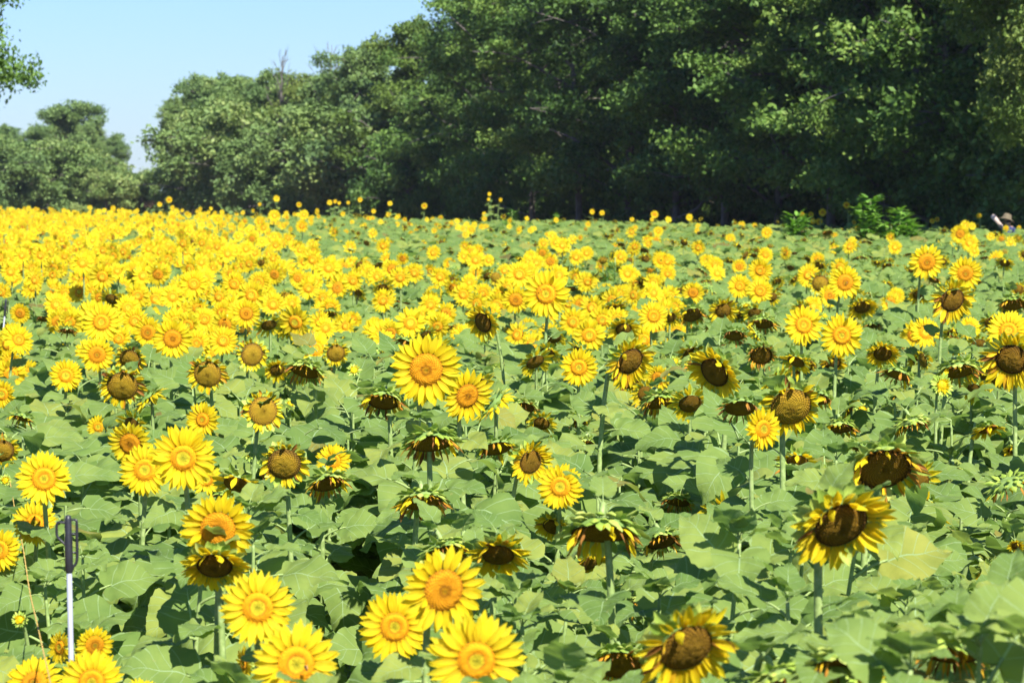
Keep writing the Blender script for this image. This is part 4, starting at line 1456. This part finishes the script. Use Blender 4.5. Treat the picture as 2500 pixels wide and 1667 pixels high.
def tree_template(seed, H=12.0, W=7.0, zb=.15, leafs=.14, nleaf=42000, ncl=90, flat=.6, dead=0.0):
    """trunk with limbs and twigs; crown of leaf clumps at the branch ends. returns trunk T, crown T"""
    r = np.random.RandomState(seed)
    tr = []
    lean = r.uniform(-.5, .5, 2)
    tp = smooth_keys([(0, 0, -.2), (lean[0] * .3, lean[1] * .3, H * .3), (lean[0] + r.uniform(-.3, .3), lean[1], H * .6), (lean[0] * 1.3, lean[1] * 1.2, H * .93)], 16)
    tr.append(tube(tp, np.linspace(.012 * H, .03, 16), 9, 0, r.rand()))
    cl = []
    nl = 22
    for i in range(nl):
        q = (i + .5) / nl
        z0 = H * (zb * .8 + (0.86 - zb * .8) * q)
        k = np.interp(z0, tp[:, 2], np.arange(16))
        p = np.array([np.interp(k, np.arange(16), tp[:, c]) for c in range(3)])
        az = i * 2.4 + r.uniform(-.5, .5)
        prof = math.sin(math.pi * min(1, (.16 + q * .80))) ** .55
        L = W * .5 * prof * r.uniform(.75, 1.15)
        el = r.uniform(.1, .5) + q * .5
        dr = np.array([math.cos(az) * math.cos(el), math.sin(az) * math.cos(el), math.sin(el)])
        e = p + dr * L
        e[2] = min(e[2], H * .97)
        mid = (p + e) / 2 + np.array([0, 0, r.uniform(.0, .1) * L]) + r.uniform(-.12, .12, 3) * L
        path = smooth_keys([p, mid, e], 8)
        rr = .011 * H * (1 - q * .6) * .6
        tr.append(tube(path, np.linspace(rr, .02, 8), 6, 0, r.rand()))
        nc = max(2, int(round(ncl / nl)))
        for c in range(nc):
            t = .35 + .65 * (c + r.rand()) / nc
            b = np.array([np.interp(t * 7, np.arange(8), path[:, a]) for a in range(3)])
            off = r.normal(0, 1, 3) * np.array([1, 1, .55]) * W * .085
            cc = b + off
            tr.append(tube([b, (b + cc) / 2 + [0, 0, .05], cc], [.025, .018, .008], 4, 0, r.rand(), False))
            cl.append((cc, r.uniform(.65, 1.25) * W * .105))
    for i in range(6):
        cc = tp[-1] + r.normal(0, 1, 3) * np.array([1, 1, .4]) * W * .09
        cl.append((cc, r.uniform(.7, 1.1) * W * .10))
    vols = np.array([c[1] ** 2 for c in cl]); vols /= vols.sum()
    V = []; A = []
    for (cc, cr), vv in zip(cl, vols):
        m = int(nleaf * vv)
        if m < 4: continue
        # sub-clumps give ragged, tufted outlines
        ns = 9
        sc_ = r.normal(0, 1, (ns, 3)); sc_ /= np.linalg.norm(sc_, axis=1)[:, None]
        sc_ *= (r.rand(ns, 1) ** .4) * cr * np.array([1, 1, flat])
        pick = r.randint(0, ns, m)
        u = r.normal(0, 1, (m, 3))
        u *= .30 * cr * np.array([1, 1, flat])
        P = cc + sc_[pick] + u * .85
        nr = r.normal(0, 1, (m, 3)) * .75 + np.array([0, 0, .55])
        nr /= np.linalg.norm(nr, axis=1)[:, None]
        ax = np.cross(nr, r.normal(0, 1, (m, 3)))
        ax /= np.linalg.norm(ax, axis=1)[:, None]
        bx = np.cross(nr, ax)
        s = leafs * r.uniform(.6, 1.25, (m, 1))
        q = np.stack([P - ax * s * .62, P - bx * s * .34, P + ax * s * .62, P + bx * s * .34], 1)
        V.append(q.reshape(-1, 3))
        base = r.rand()
        tt = np.clip(base * .55 + r.rand(m) * .45, 0, 1)
        a = np.zeros((m, 4, 3)); a[:, :, 2] = tt[:, None]
        A.append(a.reshape(-1, 3))
    V = np.concatenate(V); A = np.concatenate(A)
    F = np.arange(len(V)).reshape(-1, 4)
    return cat(tr), T(V, F, A)


TV = {}
for i in range(5): TV['near', i] = tree_template(100 + i, 13, 8.5, [.05, .16, .08, .2, .1][i], .15, 46000, 100, .55)
TV['near', 6] = tree_template(191, 13, 8.5, .36, .13, 130000, 220, .6)
TV['near', 5] = tree_template(177, 13, 8.5, .40, .15, 46000, 110, .55)
for i in range(4): TV['far', i] = tree_template(200 + i, 10, 7.0, .04, .165, 38000, 120, .62)
for i in range(3): TV['bush', i] = tree_template(300 + i, 5, 6.0, .02, .17, 17000, 60, .8)
TME = {}
for (k, i), (a, b) in TV.items():
    TME[k, i] = (mesh('trunk', a, [BARK]), {nm: mesh('crown', b, [mm]) for nm, mm in (('R', FOL_R), ('L', FOL_L), ('Y', FOL_Y))})
TH = {'near': 13.0, 'far': 10.0, 'bush': 5.0}


def tree(px, d, h, kind, var, mat, label, wscale=1.0, name='tree', group='woodland trees along the field edge', x=None):
    xx = (px - 1250) / F_PX * d if x is None else x
    root = empty(name, (xx, d, 0))
    tag(root, label, 'tree' if kind != 'bush' else 'bush', group)
    s = h / TH[kind]
    root.rotation_euler = (0, 0, (px * .7317 + d * .913) % 6.28)
    root.scale = (s * wscale, s * wscale, s)
    t, cs = TME[kind, var]
    link('trunk', t, root)
    link('crown', cs[mat], root)
    return root


def h_for(py, d): return CAM_Z + (HOR - py) * d / F_PX


# far left clump
for i, (px, py, d, w) in enumerate([(-60, 315, 215, 1.1), (25, 312, 228, 1.0), (88, 312, 222, 1.0), (180, 250, 240, 1.15), (240, 300, 238, .8), (288, 333, 225, .72), (135, 278, 245, 1.0)]):
    lb = ['leafy tree at the left edge of the far wood', 'low rounded tree left of the tallest one in the far left clump', 'dense tree just left of the tallest in the far left clump',
          'tallest airy tree of the far left clump', 'slim tree right of the tallest in the far left clump', 'last tree of the far left clump before the gap of sky', 'tree standing just behind the tallest of the far left clump'][i]
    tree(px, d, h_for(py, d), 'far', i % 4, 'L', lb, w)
for i in range(9):
    px = -90 + i * 58
    d = 205 + rs.uniform(-5, 8)
    tree(px, d, rs.uniform(4.5, 6.5) if i < 6 else 3.4, 'bush', i % 3, 'L', ORD[i] + ' bush from the left in the low row under the far left trees', 1.2, 'bush', 'bushes at the foot of the wood')
# middle clump, rising to the right
MID = [(428, 245, 196, .6, 'leftmost tree of the middle wood, beside the gap of sky'), (482, 190, 200, .8, 'round-topped tree near the left end of the middle wood'),
       (525, 186, 198, 1.0, 'tree with an even crown, second hump of the middle wood'), (600, 190, 192, 1.0, 'broad tree in the middle wood left of the bare twigs'),
       (668, 182, 186, 1.0, 'tree under the first bare twigs in the middle wood'), (745, 188, 180, 1.0, 'pale tree between the two bare-twigged tops'),
       (822, 186, 172, 1.0, 'tree under the tall bare twigs in the middle wood'), (872, 138, 165, .9, 'tree stepping up at the right end of the middle wood'),
       (1000, 62, 152, .95, 'yellow green tree where the wood steps up steeply'), (930, 108, 160, .85, 'slim tree just left of the steep step in the tree line')]
for i, (px, py, d, w, lb) in enumerate(MID):
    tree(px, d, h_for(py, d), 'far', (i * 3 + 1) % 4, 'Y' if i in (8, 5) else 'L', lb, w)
for i in range(8):
    px = 530 + i * 72
    d = 188 - i * 5 + rs.uniform(-3, 3)
    tree(px, d, rs.uniform(5, 7.5), 'bush', i % 3, 'L', ORD[i] + ' spreading bush from the left at the foot of the middle wood', 1.15, 'bush', 'bushes at the foot of the wood')
# steep right wood
RT = [(1125, 143, 10.6), (1215, 134, 12.8), (1300, 123, 13.5), (1415, 116, 13.0), (1530, 110, 13.5), (1650, 104, 13.0), (1770, 99, 13.5), (1900, 94, 13), (2030, 90, 13.5), (2160, 87, 13), (2300, 83, 13.5), (2440, 80, 13.5), (2600, 77, 13), (2780, 74, 13), (3000, 71, 13)]
PL = ['first tall tree at the left end of the dark wood', 'second tall tree from the left in the dark wood', 'third tall tree from the left in the dark wood', 'tall tree in the dark wood above the branching sunflower',
      'tall tree left of the pale drooping boughs', 'tall tree carrying pale green boughs at the top', 'tall tree right of the pale boughs at the top', 'tall tree in the middle of the dark wood',
      'tall tree above the weeds in the dark wood', 'bright topped tree right of middle in the dark wood', 'dark tree near the right end of the wood', 'dark tree behind the sunlit bough at the right edge']
for i, (px, d, h) in enumerate(RT):
    lb = PL[i] if i < len(PL) else ORD[i - len(PL)] + ' tall dark tree of the wood past the right edge of the photo'
    tree(px, d, h, 'near', i % 5, 'R', lb, 1.0)
for i in range(17):      # second and third rows keep the wood dark and deep
    px = 1200 + i * 100
    d = np.interp(px, [1000, 2500, 3000], [158, 88, 76]) + rs.uniform(-2, 3)
    tree(px, d, rs.uniform(12.5, 14.5), 'near', (i * 2 + 1) % 5, 'R', ORD[i] + ' tree from the left in the shaded second row of the dark wood', 1.05, 'tree', 'shaded trees inside the wood')
for i in range(15):
    px = 1250 + i * 110
    d = np.interp(px, [1000, 2500, 3000], [168, 97, 84]) + rs.uniform(-2, 3)
    tree(px, d, rs.uniform(13, 15), 'near', (i * 3) % 5, 'R', ORD[i] + ' tree from the left in the shaded third row of the dark wood', 1.1, 'tree', 'shaded trees inside the wood')
for i in range(22):
    px = 1000 + i * 80
    d = np.interp(px, [1000, 2500, 3000], [146, 79, 66]) + rs.uniform(-1.5, 5)
    tree(px, d, rs.uniform(3.5, 6), 'bush', i % 3, 'R', ordinal(i) + ' bush from the left in the shaded undergrowth of the dark wood', 1.0, 'bush', 'bushes in the dark undergrowth')
for i in range(9):
    px = 540 + i * 60
    d = 212 - i * 5
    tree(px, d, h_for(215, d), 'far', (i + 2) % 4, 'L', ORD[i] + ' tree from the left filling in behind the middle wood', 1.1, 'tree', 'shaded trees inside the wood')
# sunlit bough tree at the right edge, overhanging tree at the left edge
def edge_tree(edge_px, side, d, h, mat, label, wscale, turn):
    """a tree outside the frame whose crown reaches in as far as edge_px"""
    root = tree(0, d, h, 'near', 6, mat, label, wscale)
    root.rotation_euler = (0, 0, turn)
    v = TV['near', 6][1].v
    s = h / 13.0 * wscale
    x = (v[:, 0] * math.cos(turn) - v[:, 1] * math.sin(turn)) * s
    zz = v[:, 2] * h / 13.0
    x = x[zz < CAM_Z + 465.0 * d / F_PX]
    e = np.percentile(x, 97) if side > 0 else np.percentile(x, 1.5)
    root.location = ((edge_px - 1250) / F_PX * d - e, d, 0)


edge_tree(2372, -1, 68, 12.0, 'Y', 'yellow green sunlit tree whose bough hangs in at the upper right edge', .8, 1.0)
edge_tree(-2, 1, 60, 11.0, 'R', 'tree whose leafy branches hang in at the upper left edge', .75, 2.0)


# bare twigs above the middle wood
def bare_tree(px, pytop, d, seed, label):
    r = np.random.RandomState(seed)
    h = h_for(pytop, d)
    root = empty('bare_tree', ((px - 1250) / F_PX * d, d, 0))
    tag(root, label, 'tree', 'woodland trees along the field edge')
    link('trunk', mesh('trunk', tube([(0, 0, -.1), (.1, 0, h * .4), (-.1, 0, h * .75), (0, 0, h)], [.15, .11, .06, .012], 8), [BARK]), root)
    tw = []
    for i in range(26):
        z = h * r.uniform(.55, .97)
        a = r.rand() * 6.28; L = (h - z) * .5 + r.uniform(.3, .9)
        dr = np.array([math.cos(a) * .5, math.sin(a) * .5, .85])
        p = np.array([-.05, 0, z])
        m_ = p + dr * L * .5 + r.uniform(-.08, .08, 3)
        e = p + dr * L
        tw.append(tube([p, m_, e], [.03, .018, .006], 4, 0, r.rand(), False))
        for j in range(3):
            q = m_ + (e - m_) * r.rand()
            tw.append(tube([q, q + (dr + r.uniform(-.6, .6, 3)) * .4], [.012, .004], 4, 0, r.rand(), False))
    link('branches', mesh('branches', cat(tw), [BARK]), root)


bare_tree(812, 112, 168, 1, 'dead tree with bare twigs poking highest above the middle wood')
bare_tree(692, 138, 180, 2, 'dead tree with fine bare twigs left of the taller dead one')

# ------------------------------------------------------------ thin summer haze
hm = bpy.data.materials.new('thin haze')
hm.use_nodes = True
hn = hm.node_tree
hn.nodes.clear()
hv_ = hn.nodes.new('ShaderNodeVolumePrincipled')
hv_.inputs['Color'].default_value = (.80, .90, 1.0, 1)
hv_.inputs['Density'].default_value = .00010
hv_.inputs['Anisotropy'].default_value = 0.0
ho = hn.nodes.new('ShaderNodeOutputMaterial')
hn.links.new(hv_.outputs[0], ho.inputs['Volume'])
hx, hy0, hy1, hz0, hz1 = 1600.0, -500.0, 3100.0, -1.2, 22.0
V8 = [(sx * hx, y_, z_) for z_ in (hz0, hz1) for y_ in (hy0, hy1) for sx in (-1, 1)]
hme = bpy.data.meshes.new('haze')
hme.from_pydata(V8, [], [(0, 2, 3, 1), (4, 5, 7, 6), (0, 1, 5, 4), (2, 6, 7, 3), (0, 4, 6, 2), (1, 3, 7, 5)])
hme.materials.append(hm)
tag(link('haze', hme), 'thin pale summer haze over the far trees', 'haze', kind='stuff')
